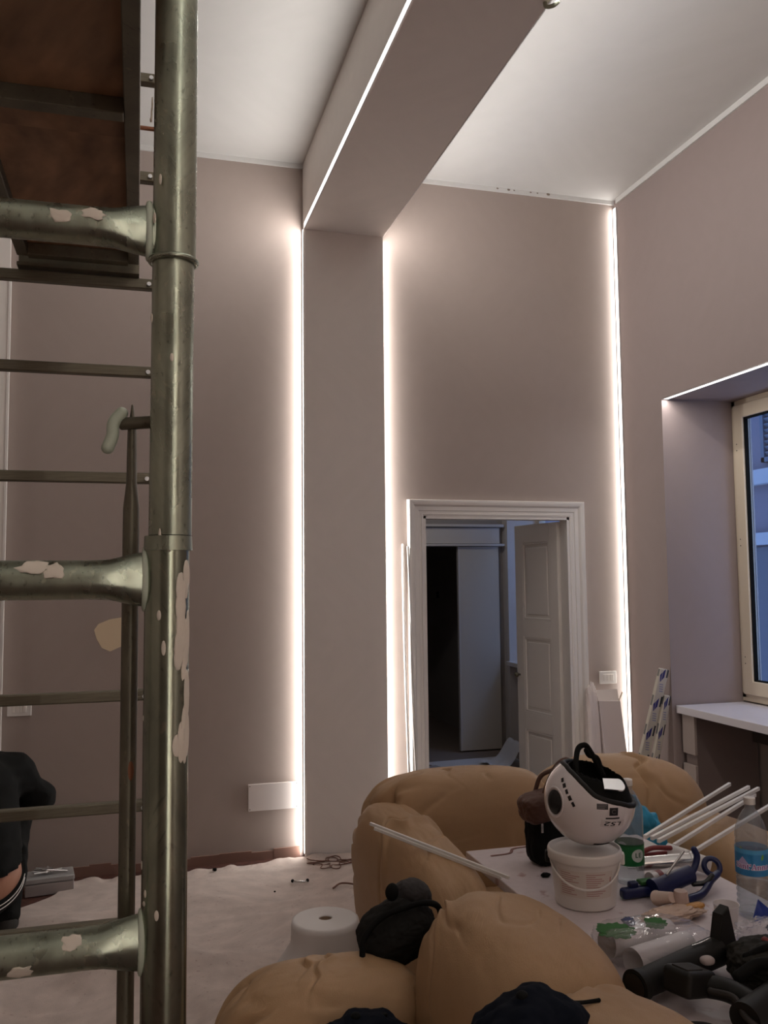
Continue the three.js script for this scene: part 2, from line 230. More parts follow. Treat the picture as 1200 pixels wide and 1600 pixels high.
{
  const t = thing('wall_socket', 'small dark wall socket in the shadowy corridor', 'socket', [3.352, 1.44, -9.7]);
  mesh('plate', cbox(0.012, 0.075, 0.05, 0, 0, 0, 0.003), M.black, t);
  const l = thing('pelmet_box', 'white boxed pelmet above the closet opening in the next room', 'pelmet', [0, 0, 0]);
  mesh('fascia', box(2.05, 3.345, 1.955, 2.105, -7.898, -7.84), M.white, l); mesh('top_lip', box(2.05, 3.375, 2.112, 2.136, -7.898, -7.8), M.white, l); mesh('bottom_lip', box(2.05, 3.38, 1.93, 1.95, -7.898, -7.8), M.white, l);
  const p = thing('sliding_panel', 'grey sliding panel standing in the next room', 'panel', [0, 0, 0]);
  mesh('board', box(2.935, 3.335, 0.02, 1.925, -7.885, -7.85), M.greypanel, p); mesh('edge_strip', box(2.922, 2.935, 0.02, 1.925, -7.888, -7.846), M.trim, p);
  // window of the next room
  const w = new THREE.Group(); w.name = 'window_2'; scene.add(w); struct(w, 'window in the recess of the next room', 'window');
  mesh('window_frame', [box(3.7, 3.76, 0.84, 0.92, -7.78, -6.2), box(3.7, 3.76, 2.67, 2.75, -7.78, -6.2), box(3.7, 3.76, 0.92, 2.67, -7.78, -7.7), box(3.7, 3.76, 0.92, 2.67, -6.28, -6.2), box(3.7, 3.76, 0.92, 2.67, -7.03, -6.95)], M.ivory, w);
  mesh('pane', box(3.728, 3.732, 0.92, 2.67, -7.7, -7.03), M.glass, w); mesh('pane', box(3.728, 3.732, 0.92, 2.67, -6.95, -6.28), M.glass, w);
  struct(mesh('window_sill_2', box(3.36, 3.72, 0.80, 0.84, -7.78, -6.2, 0.004), M.white), 'pale sill of the next room window', 'sill');
  const sheets = [['white paper sheet lying flat on the next room floor', [[2.45, -7.5], [3.3, -7.55], [3.25, -7.0], [2.6, -6.75]], M.paper, 0.01], ['grey cardboard sheet on the floor just inside the doorway', [[1.8, -7.1], [2.5, -7.35], [2.75, -6.2], [1.8, -5.6]], std([0.42, 0.38, 0.36], 0.9), 0.014]];
  for (const [lab, q, m, y] of sheets) { const s = new THREE.Shape(q.map(([x, z]) => new THREE.Vector2(x, -z))); const g = new THREE.ExtrudeGeometry(s, { depth: 0.004, bevelEnabled: false }); g.rotateX(-Math.PI / 2); g.translate(0, y, 0); tag(mesh('paper_sheet', g, m), lab, 'sheet'); }
  const cr = new THREE.PlaneGeometry(0.42, 0.34, 16, 14), P = cr.attributes.position; for (let i = 0; i < P.count; i++) { const x = P.getX(i), y = P.getY(i); P.setZ(i, 0.17 * Math.exp(-((x - 0.08) ** 2) / 0.008) + 0.02 * N3(x * 6, y * 6, 2)); } cr.rotateX(-Math.PI / 2); cr.translate(3.1, 0.04, -7.15); cr.computeVertexNormals();
  tag(mesh('folded_paper', cr, M.paper), 'white paper folded up into a peak on the next room floor', 'paper');
}
// ---- window on the right wall
{
  const w = new THREE.Group(); w.name = 'window_1'; scene.add(w); struct(w, 'cream framed window in the deep recess on the right', 'window');
  const x0 = 3.645, x1 = 3.72, f = 0.05;
  mesh('window_frame', [box(x0 + 0.01, x1, 0.865, SY, NZ0, NZ0 + 0.035, 0.003), box(x0 + 0.01, x1, SY - 0.045, SY, NZ0, NZ1, 0.003), box(x0 + 0.01, x1, 0.845, 0.90, NZ0, NZ1, 0.003), box(x0 + 0.01, x1, 0.865, SY, NZ1 - 0.035, NZ1, 0.003)], M.ivory, w);
  for (const [a, b] of [[NZ0 + 0.032, -3.69], [-3.68, NZ1 - 0.032]]) {
    const s = mesh('sash', [box(x0 - 0.008, x1 - 0.012, 0.89, SY - 0.035, a, a + 0.088, 0.006), box(x0 - 0.008, x1 - 0.012, 0.89, SY - 0.035, b - 0.088, b, 0.006), box(x0 - 0.008, x1 - 0.012, SY - 0.12, SY - 0.035, a + 0.08, b - 0.08, 0.006), box(x0 - 0.008, x1 - 0.012, 0.89, 0.975, a + 0.08, b - 0.08, 0.006)], M.ivory, w);
    mesh('gasket', [box(x0 + 0.004, x0 + 0.03, 0.975, SY - 0.12, a + 0.086, a + 0.096), box(x0 + 0.004, x0 + 0.03, 0.975, SY - 0.12, b - 0.096, b - 0.086), box(x0 + 0.004, x0 + 0.03, SY - 0.13, SY - 0.119, a + 0.088, b - 0.088), box(x0 + 0.004, x0 + 0.03, 0.974, 0.984, a + 0.088, b - 0.088)], M.black, s);
    mesh('pane', box(x0 + 0.02, x0 + 0.024, 0.975, SY - 0.12, a + 0.088, b - 0.088), M.glass, s);
    mesh('screw', [2.45, 2.41, 1.85, 1.81, 1.12, 1.08].map((y) => rod([x0 - 0.009, y, a + 0.03], [x0 - 0.004, y, a + 0.03], 0.004, 0.004, 8)), M.grey, s);
  }
  mesh('spacer', box(x0 + 0.028, x0 + 0.034, 0.985, SY - 0.13, NZ0 + 0.142, NZ0 + 0.148), M.alu, w);
}
// ---- LED strips: aluminium channel with a glowing diffuser and an area light just in front of it
function strip(label, a, b, dir, wdt, power) {                                // a, b: ends of the centre line on the face; dir: unit outward
  const A = V(...a), B = V(...b), D = V(...dir), L = A.distanceTo(B), along = B.clone().sub(A).normalize(), side = new THREE.Vector3().crossVectors(along, D);
  const c = A.clone().add(B).multiplyScalar(0.5), t = thing('led_strip', label, 'light strip', c.toArray(), 0, 'white strips of light set along the edges of the room');
  const basis = new THREE.Matrix4().makeBasis(side, along, D);
  const ch = mesh('channel', [box(-wdt / 2 - 0.003, -wdt / 2, -L / 2, L / 2, 0, 0.006), box(wdt / 2, wdt / 2 + 0.003, -L / 2, L / 2, 0, 0.006)], M.alu, t); ch.geometry.applyMatrix4(basis);
  const g = mesh('diffuser', box(-wdt / 2, wdt / 2, -L / 2, L / 2, 0, 0.005), M.glow, t); g.geometry.applyMatrix4(basis);
  const light = new THREE.RectAreaLight(LED_COLOR, power, wdt, L); light.name = 'led_light';
  const m = new THREE.Matrix4().makeBasis(side.clone().negate(), along, D.clone().negate()); light.quaternion.setFromRotationMatrix(m);   // shines along its own -z = D
  light.position.copy(D).multiplyScalar(0.008); t.add(light);
}
strip('vertical light strip on the left edge of the pillar, down to the floor', [BX0, 0.02, -5.242], [BX0, BY + 0.01, -5.242], [-1, 0, 0], 0.028, LED);
strip('vertical light strip on the right edge of the pillar', [BX1, 0.02, -5.242], [BX1, BY - 0.01, -5.242], [1, 0, 0], 0.028, LED);
strip('long light strip along the lower left edge of the ceiling beam', [BX0, BY + 0.018, -5.2], [BX0, BY + 0.018, ZF - 0.05], [-1, 0, 0], 0.034, BEAM_LED);
strip('light strip along the far right edge of the ceiling beam', [BX1, BY + 0.018, -5.2], [BX1, BY + 0.018, ZF - 0.05], [1, 0, 0], 0.034, BEAM_LED);
strip('vertical light strip in the corner beside the doorway', [XR, 0.02, -5.248], [XR, 4.16, -5.248], [-1, 0, 0], 0.034, LED * 0.42);
strip('light strip along the top edge of the window recess', [XR + 0.02, SY, NZ0 + 0.01], [XR + 0.02, SY, NZ1 - 0.01], [0, -1, 0], 0.03, LED);
// bare bulb hanging in the next room, above the view through the doorway
{
  const t = thing('hanging_bulb', 'bare bulb hanging from the ceiling of the next room', 'lamp', [2.3, 2.72, -6.6]);
  mesh('cord', rod([0, 0.09, 0], [0, H - 2.72, 0], 0.003, 0.003, 8), M.black, t); mesh('socket', rod([0, 0.03, 0], [0, 0.1, 0], 0.02, 0.016, 16), M.black, t);
  mesh('bulb', new THREE.SphereGeometry(0.035, 20, 14), M.glow, t);
  const l = new THREE.PointLight(LED_COLOR, 0.55); l.name = 'bulb_light'; l.castShadow = true; l.shadow.radius = 1.5; t.add(l);
}
// the same pair of strips on the wall behind the viewer; they light this half of the room
strip('vertical light strip on the wall behind the viewer, left of the beam', [BX0, 0.02, ZF - 0.028], [BX0, BY - 0.02, ZF - 0.028], [-1, 0, 0], 0.028, LED * 3.6);
strip('vertical light strip on the wall behind the viewer, right of the beam', [BX1, 0.02, ZF - 0.028], [BX1, BY - 0.02, ZF - 0.028], [1, 0, 0], 0.028, LED * 7);
struct(mesh('wall_pillar_front', box(BX0, BX1, 0, BY, ZF - 0.06, ZF), M.pillar), 'flat greige pillar on the wall behind the viewer', 'pillar');

// ---------------------------------------------------------------- outside: the building across the street
{
  const t = thing('opposite_building', 'lilac building across the street seen through the window', 'building', [0, 0, 0]);
  const X = 9, wm = std([0.11, 0.095, 0.115], 0.9), bm = std([0.24, 0.25, 0.27], 0.8), sm = std([0.035, 0.05, 0.075], 0.6), dm = std([0.045, 0.05, 0.065], 0.7);
  mesh('facade', box(X, X + 0.3, -6, 9, -26, 8), wm, t);
  mesh('ground_floor', box(X - 0.03, X, -6, 2.05, -26, 8), dm, t);
  mesh('string_course', box(X - 0.14, X, 2.98, 3.2, -26, 8), bm, t); mesh('string_course', box(X - 0.1, X, 2.08, 2.26, -26, 8), bm, t);
  for (let k = 0; k < 6; k++) {
    const z0 = -24.2 + k * 4.4 ; const s = mesh('shutter', [box(X - 0.09, X, 3.3, 5.3, z0, z0 + 0.07), box(X - 0.09, X, 3.3, 5.3, z0 + 1.63, z0 + 1.7), box(X - 0.09, X, 3.3, 5.3, z0 + 0.82, z0 + 0.88), box(X - 0.09, X, 3.3, 3.37, z0, z0 + 1.7), box(X - 0.09, X, 5.23, 5.3, z0, z0 + 1.7)], sm, t);
    for (let j = 0; j < 22; j++) { const g = cbox(0.012, 0.075, 1.56, 0, 0, 0); g.rotateZ(0.7); g.translate(X - 0.05, 3.42 + j * 0.084, z0 + 0.85); mesh('slat', g, std([0.055, 0.075, 0.105], 0.6), s); }
  }
}
// ---------------------------------------------------------------- desk in the window recess
{
  const t = thing('window_desk', 'pale desk top built into the window recess', 'desk', [0, 0, 0]);
  mesh('desk_top', box(3.165, 3.643, 0.795, 0.84, -4.755, NZ1 + 0.02, 0.003), std([0.62, 0.58, 0.60], 0.35), t);
  const c = mesh('drawer_unit', box(3.215, 3.64, 0.0, 0.795, -4.735, -4.63), std([0.17, 0.125, 0.11], 0.7), t);
  for (const [a, b] of [[0.02, 0.26], [0.285, 0.50], [0.56, 0.79]]) mesh('drawer_front', box(3.195, 3.214, a, b, -4.742, -4.622, 0.003), M.wall, c);
  mesh('modesty_panel', box(3.60, 3.62, 0.62, 0.795, -4.62, NZ1 + 0.05), std([0.07, 0.06, 0.055], 0.8), t);
  tag(mesh('cable', tube([[3.64, 0.70, -4.44], [3.638, 0.55, -4.445], [3.63, 0.42, -4.41], [3.62, 0.25, -4.30], [3.6, 0.02, -4.24], [3.5, 0.008, -4.15]], 0.004, 40, 6), M.rubber), 'thin dark cable hanging down below the desk', 'cable');
}
// ---------------------------------------------------------------- scaffold
{
  const t = thing('scaffold', 'grey galvanised tubular scaffold close by on the left, splashed with paint', 'scaffold', [0, 0, 0]);
  const px = 0.035, pz = -1.02, r = 0.0245, lx = -0.62;
  mesh('pole', rod([px + 0.002, 1.99, pz], [px + 0.003, 3.1, pz], r, r, 32), M.galva, t);
  mesh('collar', new THREE.TorusGeometry(r + 0.001, 0.0035, 10, 36).rotateX(Math.PI / 2).translate(px + 0.001, 1.988, pz), M.galva, t);
  mesh('pole', rod([px, 1.672, pz], [px + 0.001, 1.99, pz], r - 0.0008, r - 0.0008, 32), M.galva, t);
  mesh('pole', rod([px - 0.003, 0.06, pz], [px - 0.003, 1.67, pz], r, r, 32), std([0.72, 0.76, 0.70], 0.22, { metalness: 0.95, map: M.galva.map }), t);
  mesh('collar', [rod([px - 0.002, 1.655, pz], [px - 0.002, 1.671, pz], r + 0.0025, r + 0.0015, 32)], M.galva, t);
  mesh('pole', rod([lx, 0.06, pz], [lx, 3.1, pz], r, r, 24), M.galva, t);
  for (const x of [px - 0.003, lx]) mesh('base_plate', [cbox(0.13, 0.008, 0.13, x, 0.004, pz, 0.003), rod([x, 0.008, pz], [x, 0.12, pz], 0.016)], M.steel, t);
  for (const y of [0.43, 0.83, 1.232, 1.623, 2.022, 2.42]) {
    const L = []; for (let i = 0; i <= 30; i++) { const x = lx + 0.02 + (px - 0.022 - lx) * i / 30, d = Math.min(px - 0.02 - x, x - lx - 0.02), k = 1 - sstep(0, 0.055, d); L.push([x, y, pz, 0.0215 + 0.010 * k, 0.0215 - 0.009 * k]); }
    const R = mesh('rung', loftX(L, 24), M.galva, t);
    for (const [sx, s] of [[px - r - 0.002, 1], [lx + r + 0.002, -1]]) mesh('weld', new THREE.TorusGeometry(0.026, 0.004, 8, 20).rotateY(Math.PI / 2).scale(1, 1.22, 0.5).translate(sx, y, pz), M.latch, R);
    // dried plaster stuck on the tube
    if (y > 1 && y < 2.1) for (let k = 0; k < 2; k++) { const a = -0.5 + rnd() * 1.2, x = -0.04 - rnd() * 0.10, g = new THREE.SphereGeometry(1, 14, 8); const P = g.attributes.position; for (let i = 0; i < P.count; i++) { const q = 1 + 0.35 * N3(P.getX(i) * 1.5 + k, P.getY(i) * 1.5, y * 9); P.setXYZ(i, P.getX(i) * q, P.getY(i) * q, P.getZ(i) * q); } g.scale(0.010 + rnd() * 0.008, 0.006 + rnd() * 0.004, 0.0016).rotateX(-a).translate(x, y + 0.0213 * Math.sin(a), pz + 0.0213 * Math.cos(a)); g.computeVertexNormals(); mesh('plaster_splash', g, M.creamPaint, R); }
  }
  // paint patches on the lower pole
  for (let k = 0; k < 46; k++) {
    const low = k < 26, y = low ? 1.44 + rnd() * 0.2 : 1.2 + rnd() * 1.0, a = low ? 0.75 + rnd() * 0.75 : -1.2 + rnd() * 2.4, s = low ? 1 : 0.35, g = new THREE.SphereGeometry(1, 10, 6);
    g.scale((0.004 + rnd() * 0.004) * s, (0.008 + rnd() * 0.02) * s, 0.0011).rotateY(a - 0.25).translate(px - 0.003 + (r - 0.0002) * Math.sin(a - 0.25), y, pz + (r - 0.0002) * Math.cos(a - 0.25)); mesh('paint_drip', g, M.creamPaint, t);
  }
  // brace with flattened, pinned end
  const bz = -1.075, bx = -0.008;
  const sec = []; for (let i = 0; i <= 40; i++) { const y = 0.62 + (1.828 - 0.62) * i / 40, k = sstep(1.70, 1.745, y), tip = sstep(1.79, 1.828, y); sec.push([y, (0.0095 * (1 - k) + 0.0058 * k) * (1 - 0.75 * tip), 0.0095 * (1 - k) + 0.012 * k]); }
  { const g = loftX(sec.map(([y, a, b]) => [y, 0, 0, a, b]), 16); g.rotateZ(Math.PI / 2); g.translate(bx, 0, bz); const b = mesh('brace', g, M.steel, t); mesh('pin', [rod([bx - 0.012, 1.806, bz + 0.004], [px - 0.01, 1.806, bz + 0.03], 0.0075, 0.0075, 12)], M.steel, b); mesh('latch', tube([[bx - 0.012, 1.818, bz + 0.008], [bx - 0.021, 1.805, bz + 0.01], [bx - 0.022, 1.79, bz + 0.011], [bx - 0.027, 1.776, bz + 0.012]], 0.0075, 24, 10), M.latch, b); mesh('rust_spot', new THREE.SphereGeometry(1, 12, 8).scale(0.0035, 0.011, 0.001).translate(bx + 0.003, 1.405, bz + 0.0092), M.rust, b); }
  // far ladder frame
  for (const x of [0.045, -0.56]) { mesh('ladder_post', rod([x, 0.0, -2.07], [x, 3.0, -2.07], 0.0155, 0.0155, 20), M.steel, t); }
  for (const y of [0.40, 0.64, 0.882, 1.131, 1.371, 1.61, 1.853, 2.096, 2.30, 2.554, 2.791]) { const b = mesh('ladder_bar', bar([-0.56, y, -2.05], [0.032, y, -2.05], 0.024, 0.024), M.steel, t); mesh('bolt', rod([0.018, y - 0.002, -2.037], [0.018, y - 0.002, -2.031], 0.005, 0.005, 8), M.alu, b); }
  mesh('ladder_bar', rod([-0.56, 2.674, -2.05], [0.04, 2.674, -2.05], 0.005), M.rust, t);
  for (const [x, y0, y1] of [[lx, 0.4, 0.4], [px - 0.03, 0.42, 0.42]]) mesh('side_rail', rod([x, y0, pz], [x < 0 ? -0.56 : 0.03, y1, -2.06], 0.014), M.steel, t);
  // platform
  const p = thing('scaffold_platform', 'brown plywood platform in a dark steel frame up on the scaffold', 'platform', [0, 0, 0]);
  const y0 = 2.335, xr = -0.004, xl = -0.262, z0 = -2.02, z1 = -0.93;
  mesh('plywood_panel', box(xl, xr, y0 + 0.022, y0 + 0.036, z0, z1), M.ply, p);
  for (const [a, b] of [[xl, xl + 0.024], [xr - 0.024, xr]]) mesh('frame_rail', box(a, b, y0, y0 + 0.042, z0, z1, 0.002), M.steel, p);
  for (const z of [z0 + 0.012, -1.36, z1 - 0.012]) mesh('crossbar', box(xl + 0.024, xr - 0.024, y0 - 0.004, y0 + 0.022, z - 0.014, z + 0.014, 0.002), M.steel, p);
  mesh('end_hook', [box(xl, xr, y0 - 0.02, y0 + 0.03, z0 - 0.045, z0 - 0.033), box(xl, xr, y0 - 0.02, y0 - 0.013, z0 - 0.04, z0)], M.steel, p);
}
// ---------------------------------------------------------------- wall fittings
function switchPlate(label, x, y, z, n) {
  const t = thing('wall_switch', label, 'switch', [x, y, z]);
  mesh('plate', cbox(0.125, 0.082, 0.01, 0, 0, 0.006, 0.004), M.plastic, t);
  for (let k = 0; k < n; k++) mesh('rocker', cbox(0.074 / n - 0.002, 0.042, 0.006, -0.037 + 0.074 * (k + 0.5) / n, 0, 0.0125, 0.0015), M.white, t);
  return t;
}
switchPlate('white switch plate between the doorway and the corner light strip', 2.998, 0.962, ZB, 3);
switchPlate('white switch plate low on the left wall behind the scaffold', -0.617, 0.933, ZB, 4);
{
  const t = thing('access_panel', 'blank white access plate low on the wall beside the light strip', 'panel', [0.783, 0.358, ZB]);
  mesh('plate', cbox(0.296, 0.155, 0.008, 0, 0, 0.005, 0.003), std([0.62, 0.555, 0.525], 0.5), t);
  for (const x of [-0.138, 0.138]) for (const y of [-0.066, 0.066]) mesh('screw', rod([x, y, 0.008], [x, y, 0.0102], 0.003, 0.003, 8), M.grey, t);
  const s = new THREE.Shape(); [[-0.233, 1.352], [-0.21, 1.385], [-0.15, 1.41], [-0.085, 1.42], [-0.06, 1.39], [-0.055, 1.3], [-0.083, 1.256], [-0.145, 1.229], [-0.19, 1.25], [-0.218, 1.30]].forEach(([x, y], i) => i ? s.lineTo(x, y) : s.moveTo(x, y));
  const g = new THREE.ExtrudeGeometry(s, { depth: 0.002, bevelEnabled: false }); g.translate(0, 0, ZB);
  tag(mesh('plaster_patch', g, std([0.66, 0.53, 0.36], 0.9)), 'bare yellowish plaster patch on the left wall behind the scaffold', 'patch');
}
// ---------------------------------------------------------------- things leaning by the doorway
for (const [i, lab, x, w, dx] of [[0, 'taller white plastic trunking strip leaning beside the doorway casing, leftmost', 1.592, 0.014, 0.0], [1, 'white plastic trunking strip leaning against the doorway casing', 1.611, 0.011, 0.012], [2, 'thin bowed white trunking strip closest to the doorway casing', 1.626, 0.008, 0.006]]) {
  const top = 1.822 - i * 0.012, pts = []; for (let k = 0; k <= 10; k++) { const u = k / 10; pts.push([x + dx * u + (i === 2 ? -0.006 : 0.012) * Math.sin(u * 3.14) * i, top * (1 - u) + 0.012, (i ? ZB + 0.058 : ZB + 0.012) + u * u * 0.14]); }
  tag(mesh('trunking_strip', tube(pts, w * 0.62, 30, 6), M.rodWhite), lab, 'strip', 'white trunking strips standing beside the doorway');
}
{
  // wrapped skirting and flat carton
  const q = thing('wrapped_bundle', 'plastic wrapped pale bundle leaning on the doorway casing', 'bundle', [2.768, 0.0, -5.015]);
  const g = puff(0.085, 0.94, 0.06, 4, 30, (x, y, z) => 0.12 * fbm(x * 2, y * 9, z * 2, 3)); g.rotateX(-0.2); g.rotateZ(-0.075); g.translate(0.036, 0.455, -0.10); mesh('wrapping', g, phys([0.62, 0.53, 0.49], 0.35), q);
  const c = thing('flat_carton', 'tall flat pale carton leaning in the corner by the light strip', 'carton', [2.885, 0, -4.98]);
  const b = cbox(0.155, 0.84, 0.05, 0, 0.42, 0, 0.003); b.rotateX(-0.27); b.rotateZ(-0.045); b.translate(0.025, 0.01, 0.02); mesh('sleeve', b, std([0.52, 0.44, 0.42], 0.8), c);
  const f1 = cbox(0.15, 0.075, 0.004, 0, 0, 0); f1.rotateX(-0.3); f1.translate(0.068, 0.855, -0.215); mesh('flap', f1, std([0.62, 0.55, 0.51], 0.8), c);
  const f2 = cbox(0.045, 0.06, 0.004, 0, 0, 0); f2.rotateY(0.9); f2.rotateZ(-0.4); f2.translate(0.158, 0.845, -0.205); mesh('flap', f2, M.cardboard, c);
  // printed film roll
  const t = thing('printed_package', 'long white package with blue print leaning on the right wall', 'package', [0, 0, 0]);
  const tex = canvasTex(256, 1024, (k, w, h) => { k.fillStyle = '#bdb4a6'; k.fillRect(0, 0, w, h); for (let y = 0; y < h; y += 170) { k.fillStyle = '#1d1c66'; k.beginPath(); k.moveTo(20, y + 60); k.lineTo(150, y + 20); k.lineTo(150, y + 70); k.lineTo(60, y + 100); k.fill(); k.fillStyle = '#c9c2b6'; k.fillRect(80, y + 30, 8, 60); k.fillStyle = '#7a7a9a'; for (let j = 0; j < 4; j++) k.fillRect(60 + j * 12, y + 110 + j * 13, 110, 5); k.fillStyle = '#20242c'; k.fillRect(196, y + 10, 60, 60); } });
  tex.wrapS = tex.wrapT = THREE.RepeatWrapping;
  for (const [a, b2, w] of [[[2.885, 0.02, -4.93], [3.10, 1.06, -4.77], 0.062], [[2.95, 0.02, -4.86], [3.118, 0.90, -4.775], 0.045]]) {
    const A = V(...a), B = V(...b2), L = A.distanceTo(B), g2 = new RoundedBoxGeometry(w, L, 0.03, 2, 0.006), P = g2.attributes.position, U = g2.attributes.uv; for (let i = 0; i < P.count; i++) U.setXY(i, P.getX(i) / w + 0.5, (P.getY(i) + L / 2) / 1.1);
    g2.applyQuaternion(new THREE.Quaternion().setFromUnitVectors(V(0, 1, 0), B.clone().sub(A).normalize())); g2.translate(...A.add(B).multiplyScalar(0.5).toArray()); mesh('packet', g2, std([0.95, 0.95, 0.95], 0.4, { map: tex }), t);
  }
}
// ---------------------------------------------------------------- dust sheet and things on the floor
{
  const nx = 150, nz = 190, g = new THREE.PlaneGeometry(1, 1, nx, nz), P = g.attributes.position, U = g.attributes.uv;
  for (let i = 0; i < P.count; i++) {
    const u = P.getX(i) + 0.5, v = 0.5 - P.getY(i);                 // v: 0 far edge, 1 near
    const zf = -5.2 + 0.028 * fbm(u * 7, 1, 2, 3) + 0.05 * sstep(0.5, 0.38, u), z = zf + v * 3.9, xl = -0.36 - 1.1 * sstep(0.0, 0.35, v) + 0.05 * fbm(v * 9, 4, 1, 3), x = xl + u * (2.3 - xl);
    const mess = sstep(0.95, -0.5, x) * sstep(-5.0, -4.2, z);
    let y = 0.012 + 0.008 * fbm(x * 2.2, z * 2.2, 3, 3) + 0.006 * Math.max(0, N3(x * 1.2, z * 9, 7)) + mess * 0.10 * Math.max(0, ridge(x * 1.3 + 0.5 * N3(x, z, 4), z * 1.1, 5) - 0.55) * 2 + (1 - sstep(0, 0.03, v)) * 0.016 * Math.max(0, N3(x * 9, 3, 1));
    P.setXYZ(i, x, Math.max(0.003, y), z); U.setXY(i, x, z);
  }
  g.computeVertexNormals(); tag(mesh('dust_sheet', g, M.fleece), 'pale fleece dust sheet spread in folds over the floor', 'dust sheet');
}
{
  const t = thing('fleece_roll', 'thick white roll of covering fleece standing behind the armrest', 'roll', [0.607, 0.02, -2.93]);
  const pr = [[0.022, 0.0], [0.11, 0.0], [0.112, 0.02], [0.1125, 0.475], [0.109, 0.49], [0.10, 0.494], [0.024, 0.496], [0.021, 0.49], [0.021, 0.30]];
  mesh('roll_body', lathe(pr, 56), M.paper, t); mesh('core', lathe([[0.021, 0.28], [0.021, 0.491], [0.018, 0.492], [0.018, 0.28], [0, 0.28]], 24), M.cardboard, t);
  const pos = [], idx = [], nu = 24, nv = 16; for (let j = 0; j <= nv; j++) for (let i = 0; i <= nu; i++) { const u = i / nu, v = j / nv, a = 1.7 + u * 2.2, r = 0.1132 + 0.30 * Math.max(0, v - 0.06) * sstep(0, 0.5, u) * (0.75 + 0.25 * Math.sin(u * 9)); pos.push(r * Math.cos(a), 0.44 * (1 - v) + 0.006, r * Math.sin(a)); } for (let j = 0; j < nv; j++) for (let i = 0; i < nu; i++) { const q = j * (nu + 1) + i; idx.push(q, q + 1, q + nu + 1, q + 1, q + nu + 2, q + nu + 1); }
  const g = new THREE.BufferGeometry(); g.setAttribute('position', new THREE.Float32BufferAttribute(pos, 3)); g.setIndex(idx); g.computeVertexNormals(); mesh('loose_end', g, M.paper, t);
}
{
  const coil = []; for (let k = 0; k <= 60; k++) { const a = k / 60 * 13, r = 0.07 + 0.035 * Math.sin(k * 0.9); coil.push([1.05 + k * 0.0012 + r * 1.25 * Math.cos(a), 0.022 + 0.004 * Math.sin(k), -5.03 + r * Math.sin(a)]); } coil.unshift([0.96, 0.022, -5.14], [0.975, 0.024, -5.1]);
  tag(mesh('wire_coil', tube(coil, 0.0032, 200, 6), M.wire), 'loose coil of thin brown wire on the floor below the pillar', 'wire');
  tag(mesh('wire_offcut', tube([[1.0, 0.022, -4.62], [1.05, 0.028, -4.66], [1.12, 0.026, -4.62], [1.13, 0.02, -4.52], [1.18, 0.02, -4.47], [1.24, 0.02, -4.45]], 0.005, 40, 6), M.wire), 'bent brown wire offcut on the floor beside the sofa', 'wire');
  const h = thing('metal_bracket', 'small bent shiny metal bracket lying on the dust sheet', 'bracket', [0.85, 0.026, -4.75]);
  mesh('rod', tube([[-0.035, 0, -0.02], [-0.02, 0.004, 0.0], [0.02, 0.004, 0.012], [0.035, 0, -0.004]], 0.005, 20, 8), M.silver, h); for (const [x, z] of [[-0.038, -0.022], [0.04, -0.008]]) mesh('end_cap', new THREE.SphereGeometry(0.009, 10, 8).translate(x, 0.002, z), M.black, h);
  for (const [x, z, s, l] of [[0.43, -5.09, 0.016, 'small black lump of debris near the stripped wall edge'], [0.70, -4.66, 0.007, 'tiny dark crumb of debris on the dust sheet']]) { const g = puff(s * 1.4, s, s, 2.4, 8, (a, b, c) => 0.3 * N3(a * 2, b * 2, c * 2)); g.translate(x, 0.018 + s / 2, z); tag(mesh('debris', g, M.black), l, 'debris'); }
  // tackle box of small fittings behind the scaffold
  const b = thing('fittings_case', 'clear plastic case of metal fittings on the floor by the left wall', 'case', [-0.43, 0, -5.08], 0.12);
  mesh('tray', [cbox(0.24, 0.06, 0.14, 0, 0.032, 0, 0.006)], std([0.30, 0.26, 0.25], 0.4), b); mesh('lid', cbox(0.245, 0.03, 0.145, 0, 0.079, 0, 0.008), phys([0.5, 0.48, 0.47], 0.15, { transmission: 0.4, thickness: 0 }), b);
  for (let k = 0; k < 9; k++) mesh('fitting', rod([-0.09 + rnd() * 0.18, 0.1 + rnd() * 0.02, -0.04 + rnd() * 0.08], [-0.09 + rnd() * 0.18, 0.1 + rnd() * 0.02, -0.04 + rnd() * 0.08], 0.006, 0.006, 8), M.silver, b);
}
